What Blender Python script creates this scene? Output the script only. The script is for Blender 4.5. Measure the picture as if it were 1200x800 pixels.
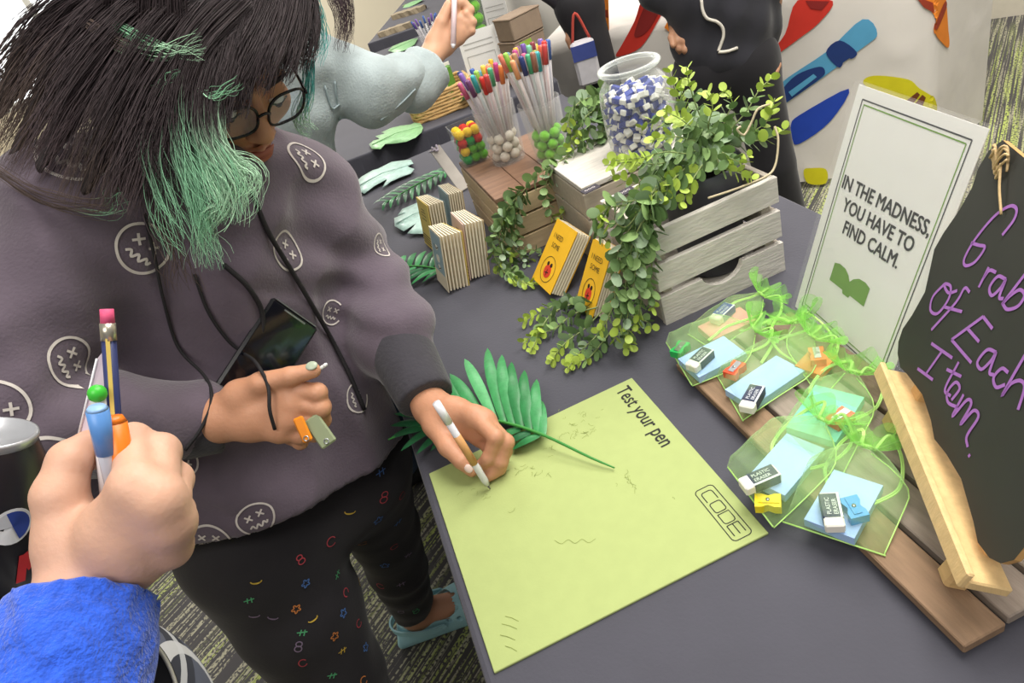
import bpy, bmesh, math, random
import numpy as np
from mathutils import Vector, Matrix, Quaternion
from mathutils.bvhtree import BVHTree

random.seed(7); RNG = np.random.default_rng(7)
SC = bpy.context.scene; COL = SC.collection
for _o in list(bpy.data.objects): bpy.data.objects.remove(_o)

# ------------------------------------------------------------------ camera
CR = np.array([[0.90480357, -0.30706055, -0.29503276],
               [-0.41359684, -0.46882986, -0.78047179],
               [0.10133193, 0.82819827, -0.5511982]])      # rows: right, down, forward
CC = np.array([0.08087261, -0.70534414, 1.34928484]); FPX = 800.0
cam_d = bpy.data.cameras.new('camera'); cam_d.sensor_width = 36.0; cam_d.lens = 24.0
cam_d.clip_start = 0.02; cam_d.clip_end = 60
cam = bpy.data.objects.new('camera', cam_d); COL.objects.link(cam)
_m = np.eye(4); _m[:3, 0] = CR[0]; _m[:3, 1] = -CR[1]; _m[:3, 2] = -CR[2]; _m[:3, 3] = CC
cam.matrix_world = Matrix(_m.tolist()); SC.camera = cam

# ------------------------------------------------------------------ light
SC.view_settings.view_transform = 'Standard'; SC.view_settings.look = 'None'
SC.view_settings.gamma = 1.0; SC.view_settings.use_curve_mapping = False
SC.view_settings.exposure = 0.22
wd = bpy.data.worlds.new('World'); SC.world = wd; wd.use_nodes = True
wd.node_tree.nodes['Background'].inputs[0].default_value = (1.0, 0.975, 0.94, 1)
wd.node_tree.nodes['Background'].inputs[1].default_value = 0.30
def area_light(name, loc, size, energy, col, tgt):
    l = bpy.data.lights.new(name, 'AREA'); l.shape = 'RECTANGLE'; l.size, l.size_y = size
    l.energy = energy; l.color = col
    o = bpy.data.objects.new(name, l); COL.objects.link(o); o.location = loc
    o.rotation_euler = (Vector(tgt) - Vector(loc)).to_track_quat('-Z', 'Y').to_euler()
    return o
area_light('ceiling_and_fill_panel', (1.0, 0.0, 2.75), (1.2, 1.2), 46, (1.0, 0.95, 0.88), (0.8, 0.0, 0.0))
area_light('ceiling_and_fill_panel', (0.6, 2.6, 2.75), (1.2, 1.2), 34, (1.0, 0.95, 0.88), (0.6, 2.6, 0.0))
area_light('ceiling_and_fill_panel', (-0.6, 6.0, 2.75), (1.2, 1.2), 125, (1.0, 0.95, 0.88), (-0.6, 6.0, 0.0))  # added fill lamp that brightens the cream back wall
area_light('ceiling_and_fill_panel', (1.9, 0.9, 2.75), (1.2, 1.2), 46, (1.0, 0.95, 0.88), (2.6, 1.2, 0.0))
area_light('ceiling_and_fill_panel', (-0.6, -1.4, 2.75), (1.2, 1.2), 26, (1.0, 0.95, 0.88), (-0.5, -1.0, 0.0))

# ------------------------------------------------------------------ finding places: a ray met with a plane of the room
def ray(x, y): return CR.T @ np.array([(x - 600) / FPX, (y - 400) / FPX, 1.0])
def PZ(x, y, z=.74): v = ray(x, y); return CC + v * (z - CC[2]) / v[2]
def PY(x, y, Y): v = ray(x, y); return CC + v * (Y - CC[1]) / v[1]
def PX(x, y, X): v = ray(x, y); return CC + v * (X - CC[0]) / v[0]
def PD(x, y, d): return CC + ray(x, y) * d
def PP(x, y, P0, n):
    v = ray(x, y); n = np.asarray(n, float); return CC + v * (np.dot(np.asarray(P0) - CC, n) / np.dot(v, n))
def camdir(v): return CR.T @ np.asarray(v, float)
TT = .74   # table top height

# ------------------------------------------------------------------ helpers
def nrm(v): v = np.asarray(v, float); return v / (np.linalg.norm(v) + 1e-12)
def lin(h):
    if isinstance(h, str):
        h = h.lstrip('#'); h = [int(h[i:i+2], 16) / 255 for i in (0, 2, 4)]
    return tuple(((c / 12.92) if c <= .04045 else ((c + .055) / 1.055) ** 2.4) for c in h)
MATS = {}
def mat(name, col, rough=.6, var=.08, scale=40., bump=0., bscale=None, metal=0., spec=.5, sheen=0., trans=0., alpha=1., ior=1.45, stretch=None, sss=0., attr=None, detail=3., wrinkle=None):
    if name in MATS: return MATS[name]
    m = bpy.data.materials.new(name); m.use_nodes = True; nt = m.node_tree; N = nt.nodes; L = nt.links
    b = N['Principled BSDF']; c = lin(col)
    b.inputs['Roughness'].default_value = rough; b.inputs['Metallic'].default_value = metal
    b.inputs['Specular IOR Level'].default_value = spec; b.inputs['IOR'].default_value = ior
    b.inputs['Transmission Weight'].default_value = trans; b.inputs['Alpha'].default_value = alpha
    b.inputs['Sheen Weight'].default_value = sheen
    if sss: b.inputs['Subsurface Weight'].default_value = sss; b.inputs['Subsurface Radius'].default_value = (.01, .004, .002)
    tc = N.new('ShaderNodeTexCoord'); mp = N.new('ShaderNodeMapping'); L.new(tc.outputs['Object'], mp.inputs['Vector'])
    if stretch: mp.inputs['Scale'].default_value = stretch
    no = N.new('ShaderNodeTexNoise'); no.inputs['Scale'].default_value = scale; no.inputs['Detail'].default_value = detail
    L.new(mp.outputs[0], no.inputs['Vector'])
    mx = N.new('ShaderNodeMix'); mx.data_type = 'RGBA'; L.new(no.outputs['Fac'], mx.inputs['Factor'])
    mx.inputs['A'].default_value = (*[max(0, x * (1 - 2 * var)) for x in c], 1)
    mx.inputs['B'].default_value = (*[min(1, x * (1 + 2 * var)) for x in c], 1)
    out = mx.outputs['Result']
    if attr:
        at = N.new('ShaderNodeAttribute'); at.attribute_name = attr
        m2 = N.new('ShaderNodeMix'); m2.data_type = 'RGBA'; m2.blend_type = 'MULTIPLY'; m2.inputs['Factor'].default_value = 1
        L.new(out, m2.inputs['A']); L.new(at.outputs['Color'], m2.inputs['B']); out = m2.outputs['Result']
    L.new(out, b.inputs['Base Color'])
    if bump:
        n2 = N.new('ShaderNodeTexNoise'); n2.inputs['Scale'].default_value = bscale or scale * 4; n2.inputs['Detail'].default_value = 3
        L.new(mp.outputs[0], n2.inputs['Vector'])
        bp = N.new('ShaderNodeBump'); bp.inputs['Strength'].default_value = bump; bp.inputs['Distance'].default_value = .004
        L.new(n2.outputs['Fac'], bp.inputs['Height']); L.new(bp.outputs[0], b.inputs['Normal'])
        if wrinkle:      # soft cloth folds
            wm = N.new('ShaderNodeMapping'); wm.inputs['Scale'].default_value = wrinkle[2]; wm.inputs['Rotation'].default_value = (.5, .3, .8); L.new(tc.outputs['Object'], wm.inputs['Vector'])
            n3 = N.new('ShaderNodeTexNoise'); n3.noise_type = 'RIDGED_MULTIFRACTAL'; n3.inputs['Scale'].default_value = wrinkle[0]; n3.inputs['Detail'].default_value = 1.5; n3.inputs['Distortion'].default_value = .6; L.new(wm.outputs[0], n3.inputs['Vector'])
            b3 = N.new('ShaderNodeBump'); b3.inputs['Strength'].default_value = .8; b3.inputs['Distance'].default_value = wrinkle[1]
            L.new(n3.outputs['Fac'], b3.inputs['Height']); L.new(b3.outputs[0], bp.inputs['Normal'])
    MATS[name] = m; return m
def glass(name, col='ffffff', rough=.02, ior=1.3, clear=.75, mx_=.85):
    """thin clear plastic or glass: mostly see-through with a gloss"""
    if name in MATS: return MATS[name]
    m = bpy.data.materials.new(name); m.use_nodes = True; nt = m.node_tree; N = nt.nodes; L = nt.links
    for n in list(N): N.remove(n)
    o = N.new('ShaderNodeOutputMaterial'); t = N.new('ShaderNodeBsdfTransparent'); g = N.new('ShaderNodeBsdfPrincipled')
    t.inputs[0].default_value = (*lin(col), 1); g.inputs['Base Color'].default_value = (*lin(col), 1)
    g.inputs['Roughness'].default_value = rough; g.inputs['IOR'].default_value = ior
    f = N.new('ShaderNodeLayerWeight'); f.inputs['Blend'].default_value = .35
    mr = N.new('ShaderNodeMapRange'); mr.inputs['To Min'].default_value = 1 - clear; mr.inputs['To Max'].default_value = mx_
    L.new(f.outputs['Facing'], mr.inputs['Value'])
    nz = N.new('ShaderNodeTexNoise'); nz.inputs['Scale'].default_value = 60
    bp = N.new('ShaderNodeBump'); bp.inputs['Strength'].default_value = .04; L.new(nz.outputs['Fac'], bp.inputs['Height']); L.new(bp.outputs[0], g.inputs['Normal'])
    mx = N.new('ShaderNodeMixShader'); L.new(mr.outputs[0], mx.inputs[0]); L.new(t.outputs[0], mx.inputs[1]); L.new(g.outputs[0], mx.inputs[2])
    L.new(mx.outputs[0], o.inputs[0]); MATS[name] = m; return m

def catmull(pts, n=8):
    P = np.asarray(pts, float)
    if len(P) < 3: return np.array([P[0] + (P[-1] - P[0]) * t for t in np.linspace(0, 1, n + 1)])
    Q = np.vstack([2 * P[0] - P[1], P, 2 * P[-1] - P[-2]]); out = []
    for i in range(1, len(Q) - 2):
        a, b, c, d = Q[i-1], Q[i], Q[i+1], Q[i+2]
        for t in np.linspace(0, 1, n, endpoint=False):
            out.append(.5 * (2*b + (c-a)*t + (2*a-5*b+4*c-d)*t*t + (3*b-a-3*c+d)*t**3))
    out.append(P[-1]); return np.array(out)

class MB:
    """collects vertices and faces of ONE part"""
    def __init__(s): s.v = []; s.f = []; s.smooth = False
    def add(s, v, f): 
        o = len(s.v); s.v += [tuple(float(c) for c in p) for p in v]; s.f += [tuple(int(i) + o for i in q) for q in f]; return s
    def box(s, c, d, M=None, bev=0.):
        x, y, z = [q / 2 for q in d]
        if bev > 0:
            b = min(bev, x*.9, y*.9, z*.9); V = []
            for sx in (-1,1):
                for sy in (-1,1):
                    for sz in (-1,1):
                        V += [(sx*x, sy*(y-b), sz*(z-b)), (sx*(x-b), sy*y, sz*(z-b)), (sx*(x-b), sy*(y-b), sz*z)]
            bm = bmesh.new(); [bm.verts.new(p) for p in V]; r = bmesh.ops.convex_hull(bm, input=bm.verts)
            bmesh.ops.dissolve_limit(bm, angle_limit=.01, verts=bm.verts, edges=bm.edges)
            bm.verts.index_update(); V = [tuple(p.co) for p in bm.verts]; F = [[q.index for q in f.verts] for f in bm.faces]; bm.free()
        else:
            V = [(sx*x, sy*y, sz*z) for sx in (-1,1) for sy in (-1,1) for sz in (-1,1)]
            F = [(0,1,3,2),(4,6,7,5),(0,4,5,1),(2,3,7,6),(0,2,6,4),(1,5,7,3)]
        V = np.array(V)
        if M is not None: V = V @ np.asarray(M)[:3,:3].T
        return s.add(V + np.asarray(c), F)
    def tube(s, pts, r, n=8, cap=True):
        P = np.asarray(pts, float); m = len(P); R = np.full(m, r) if np.isscalar(r) else np.asarray(r, float)
        if len(R) != m: R = np.interp(np.linspace(0,1,m), np.linspace(0,1,len(R)), R)
        T = np.gradient(P, axis=0); T /= np.linalg.norm(T, axis=1)[:,None] + 1e-12
        u = np.cross(T[0], [0,0,1]); 
        if np.linalg.norm(u) < .05: u = np.cross(T[0], [1,0,0])
        u = nrm(u); V = []
        for i in range(m):
            u = nrm(u - T[i]*np.dot(u, T[i])); w = np.cross(T[i], u)
            for k in range(n):
                a = 2*math.pi*k/n; V.append(P[i] + R[i]*(math.cos(a)*u + math.sin(a)*w))
        F = [(i*n+k, i*n+(k+1)%n, (i+1)*n+(k+1)%n, (i+1)*n+k) for i in range(m-1) for k in range(n)]
        if cap: F += [tuple(range(n-1,-1,-1)), tuple((m-1)*n+k for k in range(n))]
        s.smooth = True; return s.add(V, F)
    def lathe(s, prof, n=24, c=(0,0,0), M=None, rfun=None):
        V = []
        for (r, z) in prof:
            for k in range(n):
                a = 2*math.pi*k/n; q = r*(rfun(a, z) if rfun else 1); V.append((q*math.cos(a), q*math.sin(a), z))
        m = len(prof); F = [(i*n+k, i*n+(k+1)%n, (i+1)*n+(k+1)%n, (i+1)*n+k) for i in range(m-1) for k in range(n)]
        V = np.array(V)
        if M is not None: V = V @ np.asarray(M)[:3,:3].T
        s.smooth = True; return s.add(V + np.asarray(c), F)
    def ball(s, c, r, n=10, m=7, M=None):
        r = np.broadcast_to(np.asarray(r, float), (3,)); V = [(0,0,1)]
        for i in range(1, m):
            for k in range(n): th = math.pi*i/m; a = 2*math.pi*k/n; V.append((math.sin(th)*math.cos(a), math.sin(th)*math.sin(a), math.cos(th)))
        V.append((0,0,-1)); F = [(0, 1+k, 1+(k+1)%n) for k in range(n)]
        F += [(1+i*n+k, 1+(i+1)*n+k, 1+(i+1)*n+(k+1)%n, 1+i*n+(k+1)%n) for i in range(m-2) for k in range(n)]
        F += [(len(V)-1, 1+(m-2)*n+(k+1)%n, 1+(m-2)*n+k) for k in range(n)]
        V = np.array(V) * r
        if M is not None: V = V @ np.asarray(M)[:3,:3].T
        s.smooth = True; return s.add(V + np.asarray(c), F)
    def prism(s, poly, t, O=(0,0,0), X=(1,0,0), Y=(0,1,0), bev=0.):
        """extrude a 2-D outline by t along X x Y, starting at O"""
        O, X, Y = [np.asarray(q, float) for q in (O, X, Y)]; Z = np.cross(X, Y); n = len(poly)
        lo = [O + X*a + Y*b for a, b in poly]; hi = [p + Z*t for p in lo]
        F = [tuple(range(n-1,-1,-1)), tuple(range(n, 2*n))] + [(i, (i+1)%n, n+(i+1)%n, n+i) for i in range(n)]
        return s.add(lo + hi, F)
    def strokes(s, lines, w, O, X, Y, off=.0004, closed=False):
        """flat lettering strokes lying on a plane"""
        O, X, Y = [np.asarray(q, float) for q in (O, X, Y)]; Z = np.cross(X, Y)
        for ln in lines:
            P = np.asarray(ln, float); m = len(P)
            if m < 2: continue
            T = np.gradient(P, axis=0); T /= np.linalg.norm(T, axis=1)[:,None] + 1e-12
            Nn = np.stack([-T[:,1], T[:,0]], 1); a = P + Nn*w/2; b = P - Nn*w/2
            V = [O + X*q[0] + Y*q[1] + Z*off for q in a] + [O + X*q[0] + Y*q[1] + Z*off for q in b]
            s.add(V, [(i, m+i, m+i+1, i+1) for i in range(m-1)])
        return s
    def mesh(s, name, smooth=None):
        me = bpy.data.meshes.new(name); me.from_pydata(s.v, [], s.f); 
        if (s.smooth if smooth is None else smooth): me.polygons.foreach_set('use_smooth', [True]*len(me.polygons)); 
        me.update(); return me

def obj(name, mb, m=None, parent=None, world=False, smooth=None, auto=True):
    me = mb if isinstance(mb, bpy.types.Mesh) else mb.mesh(name, smooth)
    o = bpy.data.objects.new(name, me); COL.objects.link(o)
    if m is not None and len(me.materials) == 0: me.materials.append(m)
    if parent is not None:
        o.parent = parent
        if world: o.matrix_parent_inverse = pmat(parent).inverted()
    return o
def pmat(p):
    M = Matrix.LocRotScale(p.location, p.rotation_euler.to_quaternion(), p.scale)
    return (pmat(p.parent) @ p.matrix_parent_inverse @ M) if p.parent else M
def tag(o, label=None, cat=None, group=None, kind=None):
    if label: o['label'] = label
    if cat: o['category'] = cat
    if group: o['group'] = group
    if kind: o['kind'] = kind
    return o
def thing(name, label, cat, loc=(0,0,0), rz=0., group=None, rot=None):
    o = bpy.data.objects.new(name, None); COL.objects.link(o); o.empty_display_size = .02
    o.location = tuple(float(q) for q in loc); o.rotation_euler = rot if rot is not None else (0,0,rz)
    return tag(o, label, cat, group)
def copy_tree(o, parent=None):
    c = o.copy(); COL.objects.link(c); c.parent = parent
    for ch in list(o.children): copy_tree(ch, c)
    return c
def struct(name, mb, m, parent=None, **k):
    o = obj(name, mb, m, parent, **k)
    if parent is None: o['kind'] = 'structure'
    return o
def rotz(a): c, s_ = math.cos(a), math.sin(a); return np.array([[c,-s_,0],[s_,c,0],[0,0,1.]])
def frame(x, y):
    x = nrm(x); y = np.asarray(y, float); y = nrm(y - x*np.dot(x, y)); return np.stack([x, y, np.cross(x, y)], 1)
def eul(M): return Matrix(np.asarray(M).tolist()).to_euler()
def text_mesh(body, size, bold=0., spacing=1., align='LEFT', shear=0.):
    c = bpy.data.curves.new('txt', 'FONT'); c.body = body; c.size = size; c.offset = bold; c.space_character = spacing; c.align_x = align; c.fill_mode = 'FRONT'; c.resolution_u = 3; c.shear = shear
    o = bpy.data.objects.new('txt', c); COL.objects.link(o); bpy.context.view_layer.update()
    me = bpy.data.meshes.new_from_object(o.evaluated_get(bpy.context.evaluated_depsgraph_get()))
    bpy.data.objects.remove(o); bpy.data.curves.remove(c)
    V = np.array([v.co[:] for v in me.vertices]); F = [tuple(p.vertices) for p in me.polygons]; bpy.data.meshes.remove(me); return V, F
def text_on(mb, body, size, O, X, Y, bold=0., spacing=1., align='LEFT', off=.0005, sx=1.):
    V, F = text_mesh(body, size, bold, spacing, align); O, X, Y = [np.asarray(q, float) for q in (O, X, Y)]; Z = np.cross(X, Y)
    mb.add([O + X*p[0]*sx + Y*p[1] + Z*off for p in V], F); return mb

# ------------------------------------------------------------------ soft bodies: distance fields turned into one continuous surface
class Field:
    def __init__(s, lo, hi, h):
        s.h = h; s.lo = np.asarray(lo, float); n = np.ceil((np.asarray(hi) - s.lo)/h).astype(int) + 1; s.n = n
        s.f = np.full(n, .05, np.float32)
    def sub(s, lo, hi, m):
        a = np.clip(np.floor((np.asarray(lo) - m - s.lo)/s.h).astype(int), 0, s.n); b = np.clip(np.ceil((np.asarray(hi) + m - s.lo)/s.h).astype(int) + 1, 0, s.n)
        if np.any(b <= a): return None, None
        g = np.stack(np.meshgrid(*[s.lo[i] + s.h*np.arange(a[i], b[i]) for i in range(3)], indexing='ij'), -1).astype(np.float32)
        return tuple(slice(a[i], b[i]) for i in range(3)), g
    def put(s, sl, d, k, cut=False):
        a = s.f[sl]
        if cut: d = -d; a, d = -a, -d
        if k > 0:
            t = np.clip(.5 + .5*(d - a)/k, 0, 1); r = d + (a - d)*t - k*t*(1 - t)
        else: r = np.minimum(a, d)
        s.f[sl] = -r if cut else r
    def cap(s, a, b, ra, rb=None, k=.01, cut=False):
        rb = ra if rb is None else rb; a = np.asarray(a, float); b = np.asarray(b, float); R = max(ra, rb)
        sl, g = s.sub(np.minimum(a, b) - R, np.maximum(a, b) + R, max(k, s.h*3))
        if sl is None: return s
        ab = b - a; t = np.clip(((g - a) @ ab)/(ab @ ab + 1e-12), 0, 1); d = np.linalg.norm(g - a - t[..., None]*ab, axis=-1) - (ra + t*(rb - ra))
        s.put(sl, d, k, cut); return s
    def chain(s, pts, rs, k=.01):
        for i in range(len(pts)-1): s.cap(pts[i], pts[i+1], rs[i], rs[i+1], k if i == 0 else min(k, .012))
        return s
    def ell(s, c, r, M=None, k=.01, cut=False):
        c = np.asarray(c, float); r = np.asarray(r, float); R = r.max()
        sl, g = s.sub(c - R, c + R, max(k, s.h*3))
        if sl is None: return s
        q = g - c
        if M is not None: q = q @ np.asarray(M)
        k0 = np.linalg.norm(q/r, axis=-1); k1 = np.linalg.norm(q/(r*r), axis=-1) + 1e-9
        s.put(sl, k0*(k0 - 1)/k1, k, cut); return s
    def rbox(s, c, hd, M=None, rad=.005, k=.005, cut=False):
        c = np.asarray(c, float); hd = np.asarray(hd, float); R = np.linalg.norm(hd)
        sl, g = s.sub(c - R, c + R, max(k, s.h*3))
        if sl is None: return s
        q = g - c
        if M is not None: q = q @ np.asarray(M)
        q = np.abs(q) - (hd - rad); d = np.linalg.norm(np.maximum(q, 0), axis=-1) + np.minimum(q.max(-1), 0) - rad
        s.put(sl, d, k, cut); return s
    def plane(s, p, n, k=0.):      # keep the side the normal points away from
        sl, g = s.sub(s.lo, s.lo + s.h*s.n, 0); d = (g - np.asarray(p, float)) @ nrm(n)
        s.f[...] = np.maximum(s.f, d); return s
    def warp(s, fun):
        sl, g = s.sub(s.lo, s.lo + s.h*s.n, 0); near = np.abs(s.f) < .045; s.f[near] += fun(g[near]).astype(np.float32); return s
    def quads(s, smooth=1):
        f = s.f; f = np.pad(f, 1, constant_values=.05); ins = f < 0
        n = np.array(f.shape); c = np.zeros(n - 1, np.int8)
        for i in (0,1):
            for j in (0,1):
                for k in (0,1): c += ins[i:n[0]-1+i, j:n[1]-1+j, k:n[2]-1+k]
        act = np.argwhere((c > 0) & (c < 8)); idx = np.full(n - 1, -1, np.int32); idx[tuple(act.T)] = np.arange(len(act))
        co = [(i,j,k) for i in (0,1) for j in (0,1) for k in (0,1)]
        val = np.stack([f[act[:,0]+a, act[:,1]+b, act[:,2]+d] for a, b, d in co], 1)
        S = np.zeros((len(act), 3)); cnt = np.zeros(len(act))
        for p in range(8):
            for q in range(p+1, 8):
                if sum(abs(co[p][r] - co[q][r]) for r in range(3)) != 1: continue
                x = (val[:,p] < 0) != (val[:,q] < 0); t = np.zeros(len(act)); t[x] = val[x,p]/(val[x,p] - val[x,q])
                S[x] += np.array(co[p]) + t[x,None]*(np.array(co[q]) - np.array(co[p])); cnt[x] += 1
        V = (act + S/np.maximum(cnt, 1)[:,None] - 1)*s.h + s.lo; Fc = []
        for ax in range(3):
            a = [slice(None)]*3; b = [slice(None)]*3; a[ax] = slice(0, -1); b[ax] = slice(1, None)
            e = np.argwhere(ins[tuple(a)] != ins[tuple(b)]); o1, o2 = [q for q in range(3) if q != ax]
            e = e[(e[:,o1] > 0) & (e[:,o2] > 0)]; fl = ins[tuple(e.T)]; C = []
            for d1, d2 in ((0,0),(1,0),(1,1),(0,1)):
                t = e.copy(); t[:,o1] -= d1; t[:,o2] -= d2; C.append(np.where((t < n-1).all(1), idx[tuple(np.minimum(t, n-2).T)], -1))
            Q = np.stack(C, 1); ok = (Q >= 0).all(1); Q = Q[ok]; fl = fl[ok]
            if ax == 1: fl = ~fl
            Q[fl] = Q[fl][:, ::-1]; Fc.append(Q[:, ::-1])
        F = np.concatenate(Fc)
        for _ in range(smooth):
            A = np.zeros_like(V); w = np.zeros(len(V))
            for i in range(4):
                for j in ((i+1)%4, (i+3)%4): np.add.at(A, F[:,i], V[F[:,j]]); np.add.at(w, F[:,i], 1)
            V = V*.5 + .5*A/np.maximum(w, 1)[:,None]
        return V, F
    def mesh(s, name, smooth=1):
        return vf_mesh(name, *s.quads(smooth))
def vf_mesh(name, V, F):
    me = bpy.data.meshes.new(name); me.vertices.add(len(V)); me.vertices.foreach_set('co', np.asarray(V, np.float32).ravel())
    F = np.asarray(F, np.int32); k = F.shape[1]
    me.loops.add(F.size); me.loops.foreach_set('vertex_index', F.ravel()); me.polygons.add(len(F)); me.polygons.foreach_set('loop_start', np.arange(0, F.size, k, dtype=np.int32))
    me.polygons.foreach_set('use_smooth', np.ones(len(F), bool)); me.update(calc_edges=True); me.validate(); return me
def bvh_of(me): return BVHTree.FromPolygons([v.co[:] for v in me.vertices], [tuple(p.vertices) for p in me.polygons])
def hit(bvh, x, y, up=.0):
    """where the sight line through a pixel meets a garment: used to find where a print or cord lies on it"""
    r = bvh.ray_cast(Vector(CC), Vector(nrm(ray(x, y))))
    if r[0] is None: return None, None
    n = np.array(r[1]); 
    if np.dot(n, ray(x, y)) > 0: n = -n
    return np.array(r[0]) + n*up, n
# ================================================================== THE SETTING
def carpet_mat():
    m = bpy.data.materials.new('carpet'); m.use_nodes = True; nt = m.node_tree; N = nt.nodes; L = nt.links; b = N['Principled BSDF']
    tc = N.new('ShaderNodeTexCoord'); mp = N.new('ShaderNodeMapping'); L.new(tc.outputs['Object'], mp.inputs['Vector']); mp.inputs['Rotation'].default_value = (0, 0, -math.radians(39))
    def noise(sc, stretch, lo, hi, det=2):
        v = N.new('ShaderNodeMapping'); v.inputs['Scale'].default_value = stretch; L.new(mp.outputs[0], v.inputs['Vector'])
        n = N.new('ShaderNodeTexNoise'); n.inputs['Scale'].default_value = sc; n.inputs['Detail'].default_value = det; L.new(v.outputs[0], n.inputs['Vector'])
        r = N.new('ShaderNodeMapRange'); r.inputs['From Min'].default_value = lo; r.inputs['From Max'].default_value = hi; L.new(n.outputs['Fac'], r.inputs['Value']); return r.outputs[0]
    def mul(a, c):
        q = N.new('ShaderNodeMath'); q.operation = 'MULTIPLY'; L.new(a, q.inputs[0]); L.new(c, q.inputs[1]); return q.outputs[0]
    def mix(a, bcol, f):
        q = N.new('ShaderNodeMix'); q.data_type = 'RGBA'; L.new(f, q.inputs['Factor'])
        if isinstance(a, tuple): q.inputs['A'].default_value = a
        else: L.new(a, q.inputs['A'])
        q.inputs['B'].default_value = bcol; return q.outputs['Result']
    lime = noise(1, (1.4, 105, 1), .50, .56, 1); broad = noise(1, (.8, 5, 1), .44, .66); dash = noise(1, (130, 130, 1), .40, .52, 1)
    grey = noise(1, (2.5, 110, 1), .50, .57, 1)
    c = mix((*lin('4c4a4c'), 1), (*lin('aba892'), 1), mul(grey, dash))
    c = mix(c, (*lin('c2d172'), 1), mul(mul(lime, broad), dash))
    L.new(c, b.inputs['Base Color']); b.inputs['Roughness'].default_value = .95
    n = N.new('ShaderNodeTexNoise'); n.inputs['Scale'].default_value = 350; bp = N.new('ShaderNodeBump'); bp.inputs['Strength'].default_value = .5; bp.inputs['Distance'].default_value = .004
    L.new(n.outputs['Fac'], bp.inputs['Height']); L.new(bp.outputs[0], b.inputs['Normal']); return m
CARPET = carpet_mat()
WALL = mat('wall_paint', 'e9e0cb', .8, .02, 3)
struct('floor', MB().box((1.2, 3.0, -.05), (9.6, 12.0, .1)), CARPET)
# cream back wall and right wall
wb = MB(); wb.box((2.35, 8.6, 1.4), (7.3, .12, 2.8)); wb.box((-2.45, 8.6, .40), (2.3, .12, .80)); wb.box((-2.45, 8.6, 2.6), (2.3, .12, .4)); wb.box((-3.5, 8.6, 1.6), (.2, .12, 1.6)); struct('wall_back', wb, WALL)
struct('wall_right', MB().box((1.4, 0, 1.4), (4.4, .12, 2.8), None), WALL)
bpy.data.objects['wall_right'].location = (3.42, 2.18, 0); bpy.data.objects['wall_right'].rotation_euler = (0, 0, math.radians(-52))
# left wall, and a bright window in the back wall
struct('wall_left', MB().box((-3.55, 3.0, 1.4), (.12, 11.2, 2.8)), WALL)
fr = MB()
for x in (-3.37, -2.35, -1.33): fr.box((x, 8.58, 1.6), (.07, .09, 1.6))
for z in (.83, 2.37): fr.box((-2.35, 8.58, z), (2.1, .09, .07))
wn = struct('window_1', fr, mat('window_frame_white', 'e8e8e4', .5, .02))
PANE = bpy.data.materials.new('daylit_pane'); PANE.use_nodes = True; _b = PANE.node_tree.nodes['Principled BSDF']; _b.inputs['Emission Color'].default_value = (.95, .98, 1, 1); _b.inputs['Emission Strength'].default_value = 2.2
for x in (-2.86, -1.84): obj('pane', MB().box((x, 8.60, 1.6), (.95, .01, 1.47)), PANE, wn)
struct('baseboard_right', MB().box((1.4, -.075, .05), (4.4, .03, .1)), mat('baseboard_paint', 'cfc8b8', .6, .03)).location = (3.42, 2.18, 0)
bpy.data.objects['baseboard_right'].rotation_euler = (0, 0, math.radians(-52))

# ================================================================== TABLES
CLOTH = mat('charcoal_tablecloth', '45454f', .78, .10, 9, bump=.12, bscale=260, sheen=.15)
def draped_table(name, label, cx, cy, w, l, rz, drop=.62, top=TT):
    t = thing(name, label, 'table', (cx, cy, 0), rz)
    mb = MB(); n = 72; per = 2*(w + l); rows = []
    def edge(s):
        s = s % per
        if s < w: return (-w/2 + s, -l/2, 0, -1)
        s -= w
        if s < l: return (w/2, -l/2 + s, 1, 0)
        s -= l
        if s < w: return (w/2 - s, l/2, 0, 1)
        s -= w; return (-w/2, l/2 - s, -1, 0)
    N = 160; R = .006
    for j, (dz, out) in enumerate(((0, -R), (-R*.3, -R*.3), (-R, 0), (-.02, .001), (-.2, .012), (-.4, .022), (-drop, .03))):
        row = []
        for i in range(N):
            x, y, nx, ny = edge(per*i/N); wv = math.sin(i*.9 + 1.3*math.sin(i*.31)) if j > 3 else 0
            o = out*(1 + .8*wv) if j > 3 else out
            row.append((x + nx*o, y + ny*o, top + dz))
        rows.append(row)
    V = [p for r in rows for p in r]; F = [(j*N+i, j*N+(i+1)%N, (j+1)*N+(i+1)%N, (j+1)*N+i) for j in range(len(rows)-1) for i in range(N)]
    F.append(tuple(range(N-1, -1, -1))); F = [tuple(reversed(f)) for f in F]
    mb.add(V, F); obj('tablecloth', mb, CLOTH, t)
    obj('tabletop', MB().box((0, 0, top - .025), (w - .03, l - .03, .03)), mat('table_laminate', '8d8578', .5), t)
    for sx in (-1, 1):
        for sy in (-1, 1): obj('leg', MB().tube([(sx*(w/2 - .08), sy*(l/2 - .2), 0), (sx*(w/2 - .08), sy*(l/2 - .2), top - .04)], .014, 8), mat('leg_metal', '55565a', .4, metal=.8), t)
    return t
draped_table('display_table', 'long table in charcoal cloth carrying the lime board and crates', -.012 + .38, .355, .76, 1.99, 0)
draped_table('display_table', 'charcoal covered table behind, carrying the wicker basket', .50, 2.46, .80, 1.84, math.radians(-6))
draped_table('display_table', 'far charcoal covered table with driftwood lying on it', 1.033, 4.593, .55, 1.9, math.radians(-20))
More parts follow.
